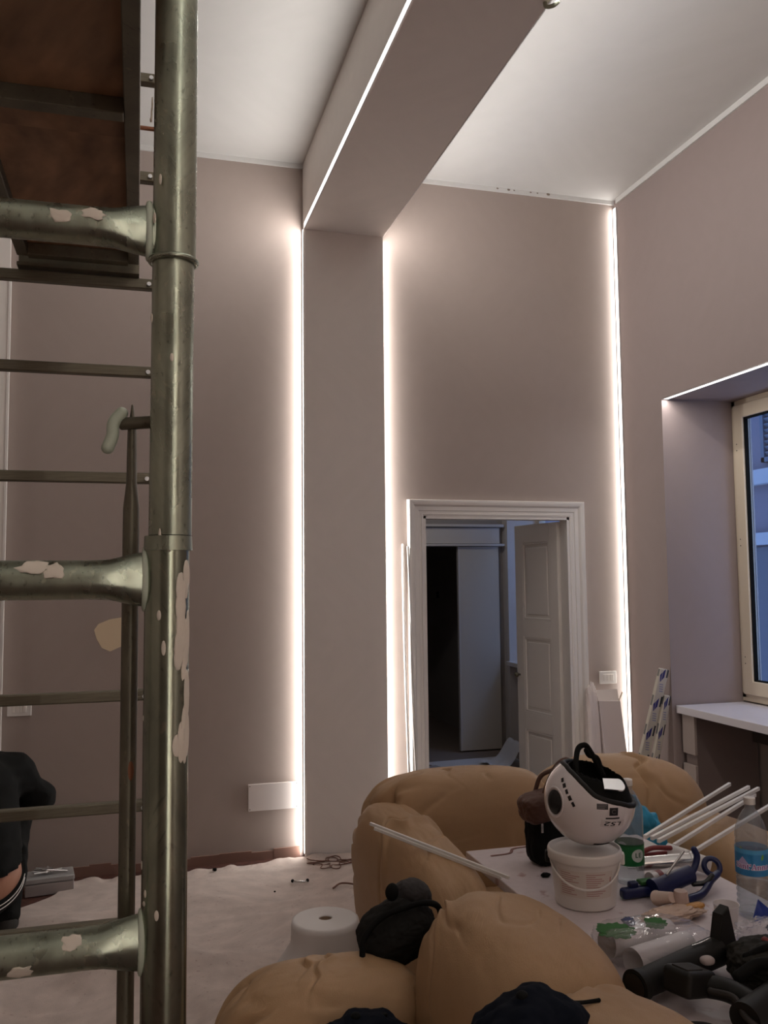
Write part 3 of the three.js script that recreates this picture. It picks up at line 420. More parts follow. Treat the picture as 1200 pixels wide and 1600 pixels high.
// ---------------------------------------------------------------- crouching person at the far left
{
  const ox = -0.665, oz = -4.32, p = thing('person', 'person crouching in black jacket and dark trousers at the left edge', 'person', [ox, 0.012, oz], 0.25);
  const J = { pel: [0, 0.33, 0.02], chest: [0.0, 0.66, -0.12], neck: [-0.03, 0.86, -0.24], head: [-0.03, 1.0, -0.30], rs: [0.17, 0.72, -0.18], re: [0.285, 0.585, -0.20], rw: [0.17, 0.50, -0.42], ls: [-0.16, 0.78, -0.20], le: [-0.26, 0.58, -0.30], lw: [-0.12, 0.48, -0.46], rh: [0.09, 0.31, 0.0], rk: [0.19, 0.50, -0.38], ra: [0.14, 0.09, -0.14], rt: [0.16, 0.04, -0.33], lh: [-0.09, 0.31, 0.0], lk: [-0.19, 0.48, -0.40], la: [-0.14, 0.09, -0.16], lt: [-0.16, 0.04, -0.35] };
  const limb = (x, y, z, L) => { let d = 1e3; for (const [a, b, ra, rb] of L) d = smin(d, capsule(x, y, z, J[a] ?? a, J[b] ?? b, ra, rb), 0.05); return d; };
  const hand = (x, y, z, w, s) => { let d = capsule(x, y, z, w, [w[0] - s * 0.03, w[1] - 0.03, w[2] - 0.07], 0.026, 0.032); for (let k = 0; k < 4; k++) { const a = [w[0] - s * (0.005 + k * 0.018), w[1] - 0.035, w[2] - 0.08], b = [a[0] - s * 0.006, a[1] - 0.045, a[2] - 0.045 - (k === 1 ? 0.012 : 0)]; d = smin(d, capsule(x, y, z, a, b, 0.0095, 0.008), 0.008); } return smin(d, capsule(x, y, z, [w[0] + s * 0.005, w[1] - 0.02, w[2] - 0.03], [w[0] - s * 0.05, w[1] - 0.05, w[2] - 0.06], 0.012, 0.009), 0.012); };
  const body = (x, y, z) => { let d = limb(x, y, z, [['pel', 'chest', 0.172, 0.12], ['neck', 'head', 0.055, 0.055], ['chest', 'neck', 0.1, 0.055], ['rh', 'rk', 0.08, 0.06], ['rk', 'ra', 0.055, 0.04], ['lh', 'lk', 0.08, 0.06], ['lk', 'la', 0.055, 0.04], ['rs', 're', 0.045, 0.04], ['re', 'rw', 0.04, 0.028], ['ls', 'le', 0.045, 0.04], ['le', 'lw', 0.04, 0.028]]); d = smin(d, ell(x, y, z, [-0.03, 1.02, -0.315], [0.078, 0.112, 0.098]), 0.03); d = smin(d, capsule(x, y, z, [-0.03, 1.0, -0.41], [-0.03, 0.975, -0.425], 0.01, 0.014), 0.015); for (const s of [-1, 1]) d = Math.min(d, ell(x, y, z, [-0.03 + s * 0.08, 1.0, -0.30], [0.013, 0.032, 0.02])); return Math.min(d, hand(x, y, z, J.rw, 1), hand(x, y, z, J.lw, -1)); };
  mesh('body', sdfMesh(body, [-0.42, 0.0, -0.66], [0.42, 1.18, 0.26], 0.012), M.skin, p);
  const jacket = (x, y, z) => { const fold = 0.006 * N3(x * 9, y * 14, z * 9); const d = limb(x, y, z, [['pel', 'chest', 0.19, 0.175], ['chest', 'neck', 0.15, 0.085], ['rs', 'ls', 0.085, 0.085], ['rs', 're', 0.072, 0.064], ['re', 'rw', 0.062, 0.046], ['ls', 'le', 0.072, 0.064], ['le', 'lw', 0.062, 0.046]]) + fold; return Math.max(d, 0.36 - y + 0.7 * Math.max(0, z - 0.02) * -1 + 0.05); };
  mesh('jacket', sdfMesh((x, y, z) => Math.max(jacket(x, y, z), 0.40 - y - 0.25 * z), [-0.44, 0.3, -0.56], [0.46, 0.98, 0.26], 0.012), M.black, p);
  const tr = (x, y, z) => limb(x, y, z, [['pel', [0, 0.36, 0.0], 0.19, 0.17], ['rh', 'rk', 0.11, 0.085], ['rk', 'ra', 0.08, 0.06], ['lh', 'lk', 0.11, 0.085], ['lk', 'la', 0.08, 0.06]]) + 0.004 * N3(x * 10, y * 10, z * 10);
  const tro = mesh('trousers', sdfMesh((x, y, z) => Math.max(tr(x, y, z), y - 0.345 + 0.6 * Math.max(-0.1, z) * (z < -0.1 ? 0 : 1) - (z < -0.06 ? 0.5 : 0)), [-0.34, 0.04, -0.52], [0.34, 0.66, 0.26], 0.012), M.black, p);
  for (const dy of [0, 0.016]) { const pts = []; for (let k = 0; k <= 20; k++) { const a = -1.3 + 2.6 * k / 20, cx = 0.194 * Math.sin(a), cz = 0.02 + 0.194 * Math.cos(a); pts.push([cx, 0.33 - 0.6 * Math.max(-0.1, cz) + dy + 0.02, cz]); } mesh('waistband_stripe', tube(pts, 0.0022, 40, 5), M.paper, tro); }
  mesh('hair', sdfMesh((x, y, z) => Math.max(ell(x, y, z, [-0.03, 1.03, -0.305], [0.088, 0.118, 0.105]) + 0.003 * N3(x * 60, y * 30, z * 60), Math.max(-0.365 - z, 0.975 - y)), [-0.16, 0.94, -0.45], [0.10, 1.17, -0.17], 0.006), M.hair, p);
  for (const s of ['r', 'l']) { const a = J[s + 'a'], b = J[s + 't']; mesh('shoe', sdfMesh((x, y, z) => Math.max(smin(capsule(x, y, z, [a[0], 0.045, a[2] + 0.03], [b[0], 0.035, b[2]], 0.045, 0.042), capsule(x, y, z, a, [a[0], 0.06, a[2]], 0.05, 0.05), 0.03), -y), [a[0] - 0.1, -0.012, b[2] - 0.08], [a[0] + 0.12, 0.16, a[2] + 0.12], 0.008), M.grey, p); }
}
// ---------------------------------------------------------------- leather sofas
const crease = (k, amp, sx, sy, sz) => (x, y, z) => { const w = 0.35 * N3(x * 0.9 + k, y * 0.9, z * 0.9), r = ridge(x * sx * 0.6 + k + w, y * sy * 0.6, z * sz * 0.6 + w), m = sstep(0.0, 0.5, N3(x * 1.1 - k, y * 1.1, z * 1.1)); return -amp * 0.7 * m * Math.pow(Math.max(0, r - 0.6) / 0.4, 3) + 0.025 * fbm(x * 0.9 + k, y * 0.9, z * 0.9, 2) + 0.004 * fbm(x * 5, y * 5, z * 5 + k, 2); };
const pleats = (ax, k, amp) => (x, y, z) => { const p = [x, y, z], e = sstep(0.35, 0.95, p[ax] * (amp < 0 ? -1 : 1)), a = Math.atan2(p[(ax + 1) % 3], p[(ax + 2) % 3]); return -Math.abs(amp) * e * (0.5 + 0.5 * Math.sin(a * 7 + k + 1.6 * N3(x * 1.4, y * 1.4, z * 1.4 + k))) ** 3; };
const fold = (n, o, w, amp, m) => (x, y, z) => { const p = x * n[0] + y * n[1] + z * n[2] - o + 0.10 * N3(x * 1.5 + o, y * 1.5, z * 1.5), k = m ? Math.exp(-((x - m[0]) ** 2 + (y - m[1]) ** 2 + (z - m[2]) ** 2) / (m[3] * m[3])) : 1; return 1.7 * amp * k * (0.5 * Math.exp(-((p - 2 * w) ** 2) / (4 * w * w)) - Math.exp(-p * p / (w * w))); };
const both = (...f) => (x, y, z) => f.reduce((s, q) => s + q(x, y, z), 0);
const groove = (ax, at, w, amp) => (x, y, z) => { const p = [x, y, z][ax] - at; return -amp * Math.exp(-p * p / (w * w)); };
function cushion(name, parent, c, s, e, d, rot = [0, 0, 0], n = 64) { const g = puff(...s, e, n, d); g.rotateX(rot[0]); g.rotateY(rot[1]); g.rotateZ(rot[2]); g.translate(...c); return mesh(name, g, M.leather, parent); }
{
  const t = thing('sofa', 'tan leather sofa with puffy back in front of the doorway', 'sofa', [0, 0, 0]);
  mesh('base', box(0.86, 2.38, 0.05, 0.30, -3.55, -2.66, 0.03), M.leather, t);
  for (const x of [0.93, 2.3]) for (const z of [-3.47, -2.74]) mesh('foot', rod([x, 0.0, z], [x, 0.055, z], 0.03, 0.035), M.black, t);
  cushion('seat_cushion', t, [1.28, 0.355, -2.96], [0.62, 0.21, 0.72], 4.2, crease(1, 0.03, 1.2, 1, 2.2));
  cushion('seat_cushion', t, [1.84, 0.355, -2.96], [0.60, 0.21, 0.72], 4.2, crease(5, 0.03, 1.2, 1, 2.2));
  cushion('back_cushion', t, [1.25, 0.585, -3.40], [0.80, 0.55, 0.36], 3.4, both(crease(2, 0.035, 1.6, 0.7, 1.2), pleats(0, 1, -0.07), fold([0.7, -0.7, 0], -1.05, 0.03, 0.05, [-0.7, 0.6, 0.6, 0.5]), fold([0.5, -0.8, 0], -0.7, 0.03, 0.05, [-0.8, 0.2, 0.7, 0.5]), fold([0.3, -0.9, 0], -0.2, 0.03, 0.05, [-0.8, -0.2, 0.7, 0.5]), fold([0.9, 0.3, 0], 0.1, 0.02, 0.03, [0, 0.9, 0.3, 0.3]), (x, y, z) => 0.02 * x), [-0.10, 0, 0.0], 84);
  cushion('back_cushion', t, [1.955, 0.56, -3.40], [0.82, 0.62, 0.36], 2.7, both(crease(7, 0.03, 1.5, 0.7, 1.2), pleats(0, 2, -0.05), fold([1, 0.1, 0], 0.26, 0.028, 0.04), fold([0.6, 0.8, 0], 0.6, 0.025, 0.02, [0.3, 0.5, 0.7, 0.3])), [-0.10, 0, -0.05], 84);
  cushion('armrest', t, [0.955, 0.46, -3.02], [0.27, 0.60, 1.02], 3.4, both(crease(3, 0.045, 0.8, 1.3, 2.0), fold([0, 0.25, 1], 0.05, 0.03, 0.08), fold([0.3, 0.5, 1], 0.75, 0.03, 0.05, [0.3, 0.8, 0.6, 0.5]), fold([0.3, -0.5, 1], 0.55, 0.03, 0.05, [0.3, 0.8, 0.8, 0.4]), pleats(2, 0.5, -0.05)), [0.10, 0.06, 0.06], 84);
  cushion('armrest', t, [2.2, 0.41, -2.93], [0.40, 0.52, 0.92], 3.0, both(crease(9, 0.03, 0.8, 1.1, 1.6), fold([0, 0.3, 1], -0.3, 0.03, 0.05), fold([0.4, 0.2, 1], 0.3, 0.03, 0.03, [-0.5, 0.8, 0.3, 0.5])), [0.02, 0.05, 0], 72);
}
{
  const t = thing('sofa', 'tan leather sofa nearest to the viewer, backed against the white table', 'sofa', [0, 0, 0]);
  mesh('base', box(0.26, 1.03, 0.05, 0.28, -2.34, -0.95, 0.03), M.leather, t);
  for (const x of [0.33, 0.96]) for (const z of [-2.26, -1.03]) mesh('foot', rod([x, 0.0, z], [x, 0.055, z], 0.03, 0.035), M.black, t);
  cushion('seat_cushion', t, [0.52, 0.335, -1.58], [0.60, 0.24, 1.20], 4, crease(4, 0.03, 2, 1, 1.2));
  cushion('back_cushion', t, [0.868, 0.53, -1.98], [0.42, 0.62, 0.72], 2.7, both(crease(6, 0.03, 1.1, 1.2, 1.6), pleats(2, 0, -0.05), fold([0.7, 0.2, 0.7], -0.75, 0.03, 0.045, [-0.7, 0.6, -0.7, 0.5]), fold([0.9, 0.2, 0.3], -0.5, 0.03, 0.035, [-0.5, 0.7, -0.6, 0.4])), [0, 0, -0.06], 84);
  cushion('back_cushion', t, [0.875, 0.51, -1.44], [0.44, 0.62, 0.80], 2.6, both(crease(8, 0.03, 1.1, 1.2, 1.6), pleats(2, 2, -0.06), fold([0.2, 0.3, 0.9], -0.35, 0.04, 0.04, [0, 0.8, -0.4, 0.6])), [0, 0, -0.06], 84);
  cushion('armrest', t, [0.475, 0.40, -2.285], [0.58, 0.48, 0.36], 3.0, both(crease(11, 0.04, 2.2, 1.0, 1.0), pleats(0, 1.4, -0.07), fold([1, 0.2, 0.3], 0.1, 0.022, 0.035, [0.1, 1, 0, 0.5]), fold([1, -0.2, 0.2], -0.35, 0.022, 0.04, [-0.3, 1, -0.3, 0.4])), [0, 0.03, 0.03], 84);
}
// ---------------------------------------------------------------- table
const T = 0.68;
{
  const t = thing('work_table', 'white topped table cluttered with tools between the two sofas', 'table', [0, 0, 0]);
  const top = dtex(512, 512, (u, v) => { let c = [0.86, 0.82, 0.82]; const a = per(u, v, 1.4, 5, 2), b = per(u, v, 3.5, 4, 9); const k = Math.max(0, a + 0.35 * b - 0.42) * 1.6; c = c.map((x, i) => x * (1 - Math.min(0.75, k) * [0.45, 0.72, 0.75][i])); const n = 1 + 0.03 * per(u, v, 6, 3); return c.map((x) => x * n); });
  mesh('table_top', box(1.105, 1.775, T - 0.03, T, -2.94, -1.32, 0.004), std([0.95, 0.93, 0.93], 0.38, { map: rep(top, 0.75) }), t);
  mesh('apron', [box(1.13, 1.15, T - 0.10, T - 0.03, -2.6, -1.36), box(1.73, 1.75, T - 0.10, T - 0.03, -2.6, -1.36), box(1.13, 1.75, T - 0.10, T - 0.03, -2.62, -2.6), box(1.13, 1.75, T - 0.10, T - 0.03, -1.36, -1.34)], M.cardboard, t);
  for (const x of [1.14, 1.70]) for (const z of [-2.59, -1.39]) mesh('leg', box(x, x + 0.045, 0, T - 0.03, z, z + 0.045, 0.003), M.cardboard, t);
  const s = (q, lab) => { const c = tube(q, 0.006, 30, 6); c.scale(1, 0.25, 1).translate(0, T * 0.75 + 0.0012, 0); tag(mesh('stain_smear', c, std([0.24, 0.12, 0.10], 0.8)), lab, 'smear'); };
  s([[1.17, T, -2.86], [1.24, T, -2.87], [1.27, T, -2.91], [1.33, T, -2.92]], 'reddish smear at the far left corner of the table');
}
// ---- bucket and helmet
{
  const t = thing('bucket', 'white plastic bucket with red printed label on the table', 'bucket', [1.265, T, -2.385]);
  mesh('body', lathe([[0, 0.002], [0.08, 0.0], [0.086, 0.004], [0.099, 0.13], [0.101, 0.132], [0.101, 0.14]], 56), M.plastic, t);
  mesh('lid', lathe([[0.099, 0.128], [0.1055, 0.129], [0.107, 0.135], [0.1065, 0.152], [0.104, 0.158], [0.098, 0.158], [0.096, 0.152], [0, 0.152]], 56), M.plastic, t);
  const tex = canvasTex(512, 256, (k, w, h) => { k.fillStyle = '#d9cfc6'; k.fillRect(0, 0, w, h); k.fillStyle = '#a86a66'; let y = 24; const R = [0.5, 0.9, 0.75, 0.6, 0.85, 0.4, 0.7, 0.8, 0.65, 0.5, 0.75]; R.forEach((q, i) => { k.globalAlpha = 0.75; k.fillRect(26, y, 200 * q, 7); k.fillRect(262, y, 200 * R[(i + 4) % 11], 7); y += 20; }); k.globalAlpha = 1; k.fillStyle = '#b0605c'; k.fillRect(484, 60, 9, 60); });
  const g = new THREE.CylinderGeometry(0.0982, 0.0904, 0.075, 40, 1, true, -1.35, 1.75); g.translate(0, 0.077, 0); mesh('printed_label', g, std([0.95, 0.95, 0.95], 0.55, { map: tex }), t);
  const hp = []; for (let k = 0; k <= 24; k++) { const a = Math.PI * k / 24; hp.push([0.112 * Math.cos(a) * 0.88 - 0.112 * Math.sin(a) * 0.43 * 0, 0.132 - 0.062 * Math.sin(a), 0.0 + 0.112 * Math.sin(a)]); }
  const hg = tube(hp, 0.0032, 60, 8); hg.rotateY(-0.42); mesh('handle', hg, M.plastic, t);
  for (const s of [1, -1]) { const e = cbox(0.014, 0.032, 0.028, s * 0.106, 0.128, 0, 0.004); e.rotateY(-0.42); mesh('handle_ear', e, s < 0 ? M.rubber : M.plastic, t); }
}
{
  const C = [1.288, 0.97, -2.39], R = 0.130, n = V(0.26, 0.915, 0.30).normalize(), t = thing('helmet', 'glossy white motorcycle helmet lying upside down on the bucket', 'helmet', C);
  const dn = (x, y, z) => x * n.x + y * n.y + z * n.z;
  const shellTop = (x, y, z) => dn(x, y, z) - 0.058 + 0.18 * Math.max(0, x - 0.03) - 0.55 * Math.max(0, -x - 0.045) * sstep(-0.12, 0.02, z);
  const outer = (x, y, z) => ell(x, y, z, [0, 0, 0], [R, R * 0.99, R * 1.04]);
  const glossy = phys([0.78, 0.73, 0.73], 0.18, { clearcoat: 1, clearcoatRoughness: 0.04 });
  mesh('shell', sdfMesh((x, y, z) => Math.max(outer(x, y, z), -(outer(x, y, z) + 0.012), shellTop(x, y, z)), [-0.14, -0.14, -0.145], [0.14, 0.14, 0.145], 0.004), glossy, t);
  const lin = mesh('lining', sdfMesh((x, y, z) => Math.max(outer(x, y, z) + 0.0125, -ell(x, y, z, [n.x * 0.035, n.y * 0.035, n.z * 0.035], [0.088, 0.105, 0.088]), dn(x, y, z) - 0.100 - 0.014 * N3(x * 14, y * 14, z * 14) - 0.5 * Math.max(0, -z - 0.02) * 0.4), [-0.13, -0.13, -0.135], [0.13, 0.13, 0.135], 0.005), M.black, t);
  // rim trim along the cut
  const pts = []; const e1 = V(1, 0, 0).addScaledVector(n, -n.x).normalize(), e2 = new THREE.Vector3().crossVectors(n, e1);
  for (let k = 0; k < 64; k++) { const a = k / 64 * 2 * Math.PI; let best = null; for (let b = -0.9; b < 1.2; b += 0.01) { const d = e1.clone().multiplyScalar(Math.cos(a) * Math.cos(b)).addScaledVector(e2, Math.sin(a) * Math.cos(b)).addScaledVector(n, Math.sin(b)); const r = 1 / Math.hypot(d.x / R, d.y / (R * 0.99), d.z / (R * 1.04)) - 0.006, p = d.multiplyScalar(r); if (shellTop(p.x, p.y, p.z) < 0) best = p; } if (best) pts.push(best.toArray()); }
  mesh('rim_trim', tube(pts, 0.0085, 160, 10, true), M.rubber, t);
  // marks on the shell: small curved patches that follow it
  const patch = (name, dir, w, h, mat, roll = 0, lift = 1.006, nn = 14) => {
    const d = V(...dir).normalize(), up = V(0, 1, 0).addScaledVector(d, -d.y).normalize(), rt = new THREE.Vector3().crossVectors(up, d); const g = new THREE.PlaneGeometry(w, h, nn, nn), P = g.attributes.position, c = Math.cos(roll), s = Math.sin(roll);
    for (let i = 0; i < P.count; i++) { const x = P.getX(i) * c - P.getY(i) * s, y = P.getX(i) * s + P.getY(i) * c, v = d.clone().multiplyScalar(R).addScaledVector(rt, x).addScaledVector(up, y).normalize(), r = lift / Math.hypot(v.x / R, v.y / (R * 0.99), v.z / (R * 1.04)); P.setXYZ(i, v.x * r, v.y * r, v.z * r); }
    g.computeVertexNormals(); return mesh(name, g, mat, t);
  };
  const logo = canvasTex(256, 96, (k, w, h) => { k.fillStyle = '#d8d0cf'; k.fillRect(0, 0, w, h); k.fillStyle = '#0c0c0c'; k.translate(w / 2, h / 2); k.rotate(Math.PI); k.transform(1, 0, -0.25, 1, 0, 0); k.font = 'bold 78px sans-serif'; k.textAlign = 'center'; k.textBaseline = 'middle'; k.scale(1.5, 0.95); k.fillText('LS2', 0, 0); });
  patch('logo', [0.02, -0.283, 0.959], 0.074, 0.021, std([0.95, 0.95, 0.95], 0.2, { map: logo }), -0.08);
  const tagTex = canvasTex(128, 64, (k, w, h) => { k.fillStyle = '#17171a'; k.fillRect(0, 0, w, h); k.fillStyle = '#6c6666'; for (let i = 0; i < 3; i++) k.fillRect(10, 10 + i * 18, 108 - i * 14, 7); });
  patch('sticker', [-0.22, 0.085, 0.966], 0.031, 0.015, std([0.9, 0.9, 0.9], 0.4, { map: tagTex }), -0.06);
  const sq = canvasTex(64, 64, (k, w, h) => { k.fillStyle = '#0d0d0f'; k.fillRect(0, 0, w, h); k.strokeStyle = '#77706e'; k.lineWidth = 5; k.beginPath(); k.arc(34, 32, 15, 0.6, 5.6); k.stroke(); });
  patch('sticker', [0.02, -0.03, 0.999], 0.026, 0.021, std([0.9, 0.9, 0.9], 0.4, { map: sq }), -0.06);
  patch('small_print', [0.0, -0.165, 0.985], 0.042, 0.0045, M.grey, -0.05);
  for (let k = 0; k < 5; k++) { const u = k / 4; patch('dash_mark', [-0.794 + 0.054 * u, 0.536 - 0.44 * u, 0.287 + 0.38 * u], 0.008 + 0.002 * (k % 2), 0.013, M.blackGloss, 0.5, 1.006, 4); }
  const ear = mesh('side_vent', new THREE.SphereGeometry(1, 24, 16).scale(0.030, 0.034, 0.006), M.blackGloss, t); ear.position.set(-0.962 * R, 0.06 * R, 0.22 * R); ear.lookAt(ear.position.clone().multiplyScalar(2).add(V(...C)));
  const ring = mesh('vent_ring', new THREE.TorusGeometry(0.036, 0.004, 10, 36), glossy, t); ring.position.copy(ear.position).multiplyScalar(1.0); ring.quaternion.copy(ear.quaternion); ring.scale.set(1, 1.1, 0.6);
  patch('air_slot', [-0.02, -0.83, 0.55], 0.052, 0.011, M.black, -0.04, 1.008);
  // chin strap standing up over the opening
  const strap = (q, w) => { const g = tube(q, w, 40, 8); return g; };
  mesh('chin_strap', [strap([[-0.055, 0.07, 0.03], [-0.045, 0.11, 0.01], [-0.015, 0.146, -0.025], [0.008, 0.150, -0.03], [0.028, 0.125, -0.03], [0.05, 0.085, -0.03], [0.06, 0.06, -0.02]], 0.0085), strap([[0.008, 0.135, -0.025], [0.02, 0.12, -0.03], [0.045, 0.11, -0.03], [0.06, 0.07, -0.03]], 0.008)], M.black, t);
  mesh('buckle', cbox(0.010, 0.022, 0.008, 0.055, 0.092, -0.035, 0.002), M.red, t);
  const s2 = new THREE.Shape(); s2.moveTo(-0.027, -0.012); s2.lineTo(0.02, -0.016); s2.quadraticCurveTo(0.031, -0.014, 0.031, -0.004); s2.quadraticCurveTo(0.028, 0.013, 0.018, 0.0145); s2.lineTo(-0.025, 0.016); s2.closePath();
  const lg = new THREE.ExtrudeGeometry(s2, { depth: 0.004, bevelEnabled: true, bevelSize: 0.0008, bevelThickness: 0.0008 }); lg.translate(0, 0, -0.002); lg.scale(1, 1.3, 1); lg.rotateX(-0.93); lg.rotateY(-0.30); lg.translate(0.016, 0.064, 0.112); mesh('reflective_patch', lg, M.mirror, t).userData.label = 'shiny reflective patch inside the rim';
}
// ---- bag behind the helmet
{
  const t = thing('tote_bag', 'black bag with brown leather flap and handles behind the helmet', 'bag', [1.33, T, -2.74]);
  const g = puff(0.155, 0.225, 0.10, 5, 40, (x, y, z) => 0.05 * fbm(x * 2, y * 2, z * 2, 3) - 0.06 * sstep(0.2, 1, y) * Math.abs(z)); g.translate(0, 0.112, 0); mesh('body', g, M.black, t);
  const f = puff(0.145, 0.09, 0.115, 4, 36, (x, y, z) => 0.05 * fbm(x * 2 + 4, y * 2, z * 2, 2)); f.rotateZ(0.18); f.translate(-0.035, 0.19, 0.012); mesh('flap', f, M.brown, t);
  for (const z of [0.03, -0.03]) mesh('handle', tube([[-0.04, 0.22, z], [-0.015, 0.275, z], [0.025, 0.325 - (z < 0 ? 0.03 : 0), z * 0.7], [0.06, 0.335 - (z < 0 ? 0.03 : 0), z * 0.7], [0.08, 0.30, z], [0.085, 0.22, z]], 0.0075, 40, 8), M.brown, t);
  mesh('buckle', cbox(0.008, 0.03, 0.004, -0.055, 0.13, 0.056, 0.001), M.silver, t);
}
// ---- bottles
function bottle(label, x, z, h, R, draw, ly0, ly1, ribs, water, turn) {
  const t = thing('water_bottle', label, 'bottle', [x, T, z], turn);
  const pr = [[0, 0.006], [R * 0.6, 0.002], [R * 0.9, 0.004], [R, 0.016]]; for (let k = 0; k <= 60; k++) { const y = 0.016 + (h * 0.66 - 0.016) * k / 60; const inLab = y > ly0 - 0.004 && y < ly1 + 0.004; pr.push([R - (ribs && !inLab ? 0.0022 * (0.5 + 0.5 * Math.cos(y * 2 * Math.PI / 0.016)) : 0.0006), y]); }
  for (let k = 1; k <= 14; k++) { const u = k / 14, y = h * (0.66 + 0.24 * u); pr.push([0.0135 + (R - 0.0135) * Math.cos(u * Math.PI / 2) ** 0.8, y]); } pr.push([0.0135, h - 0.02]);
  mesh('bottle_body', lathe(pr, 40), M.clear, t);
  mesh('cap', lathe([[0.0, h], [0.0145, h - 0.001], [0.0155, h - 0.004], [0.0155, h - 0.02], [0.013, h - 0.02]], 24), M.plastic, t);
  const tex = canvasTex(1024, 256, draw), g = new THREE.CylinderGeometry(R + 0.0006, R + 0.0006, ly1 - ly0, 48, 1, true); g.translate(0, (ly0 + ly1) / 2, 0); mesh('label', g, std([0.95, 0.95, 0.95], 0.4, { map: tex }), t);
  if (water) { const w = lathe([[0, 0.008], [R - 0.006, 0.012], [R - 0.004, water], [0, water]], 36); mesh('water', w, phys([0.95, 0.97, 0.98], 0.02, { transmission: 1, thickness: 0, ior: 1.33 }), t); }
}
bottle('clear plastic bottle with green label standing behind the bucket', 1.475, -2.49, 0.315, 0.044, (k, w, h) => { k.fillStyle = '#0d6b33'; k.fillRect(0, 0, w, h); k.fillStyle = '#0a5428'; k.fillRect(0, 0, w, 22); for (const o of [0, 512]) { k.fillStyle = '#c8cfcb'; k.beginPath(); k.arc(o + 250, 130, 78, 0, 7); k.fill(); k.fillStyle = '#0d4d2a'; k.font = 'bold 78px sans-serif'; k.textAlign = 'center'; k.fillText('LE', o + 250, 152); k.fillStyle = '#9fb0a6'; for (let i = 0; i < 6; i++) k.fillRect(o + 40 + i * 9, 110, 5, 80); } }, 0.062, 0.125, false, 0, 1.7);
bottle("clear ribbed plastic water bottle with blue label at the right edge", 1.655, -2.15, 0.325, 0.0435, (k, w, h) => { const g = k.createLinearGradient(0, 0, 0, h); k.fillStyle = '#2d7fb5'; k.fillRect(0, 0, w, h); k.fillStyle = '#4f9fcf'; k.fillRect(0, 0, w, 44); for (const o of [0, 512]) { k.fillStyle = '#7cae3a'; k.beginPath(); k.ellipse(o + 360, 70, 14, 28, 0.3, 0, 7); k.fill(); k.fillStyle = '#b9a9cf'; k.beginPath(); k.moveTo(o + 90, 150); k.lineTo(o + 160, 70); k.lineTo(o + 230, 150); k.fill(); k.lineWidth = 10; k.strokeStyle = '#e7e2ee'; k.fillStyle = '#8a3f86'; k.font = 'bold 70px serif'; k.textAlign = 'center'; k.strokeText("Sant'Anna", o + 250, 190); k.fillText("Sant'Anna", o + 250, 190); } }, 0.12, 0.19, true, 0.10, 0.95);
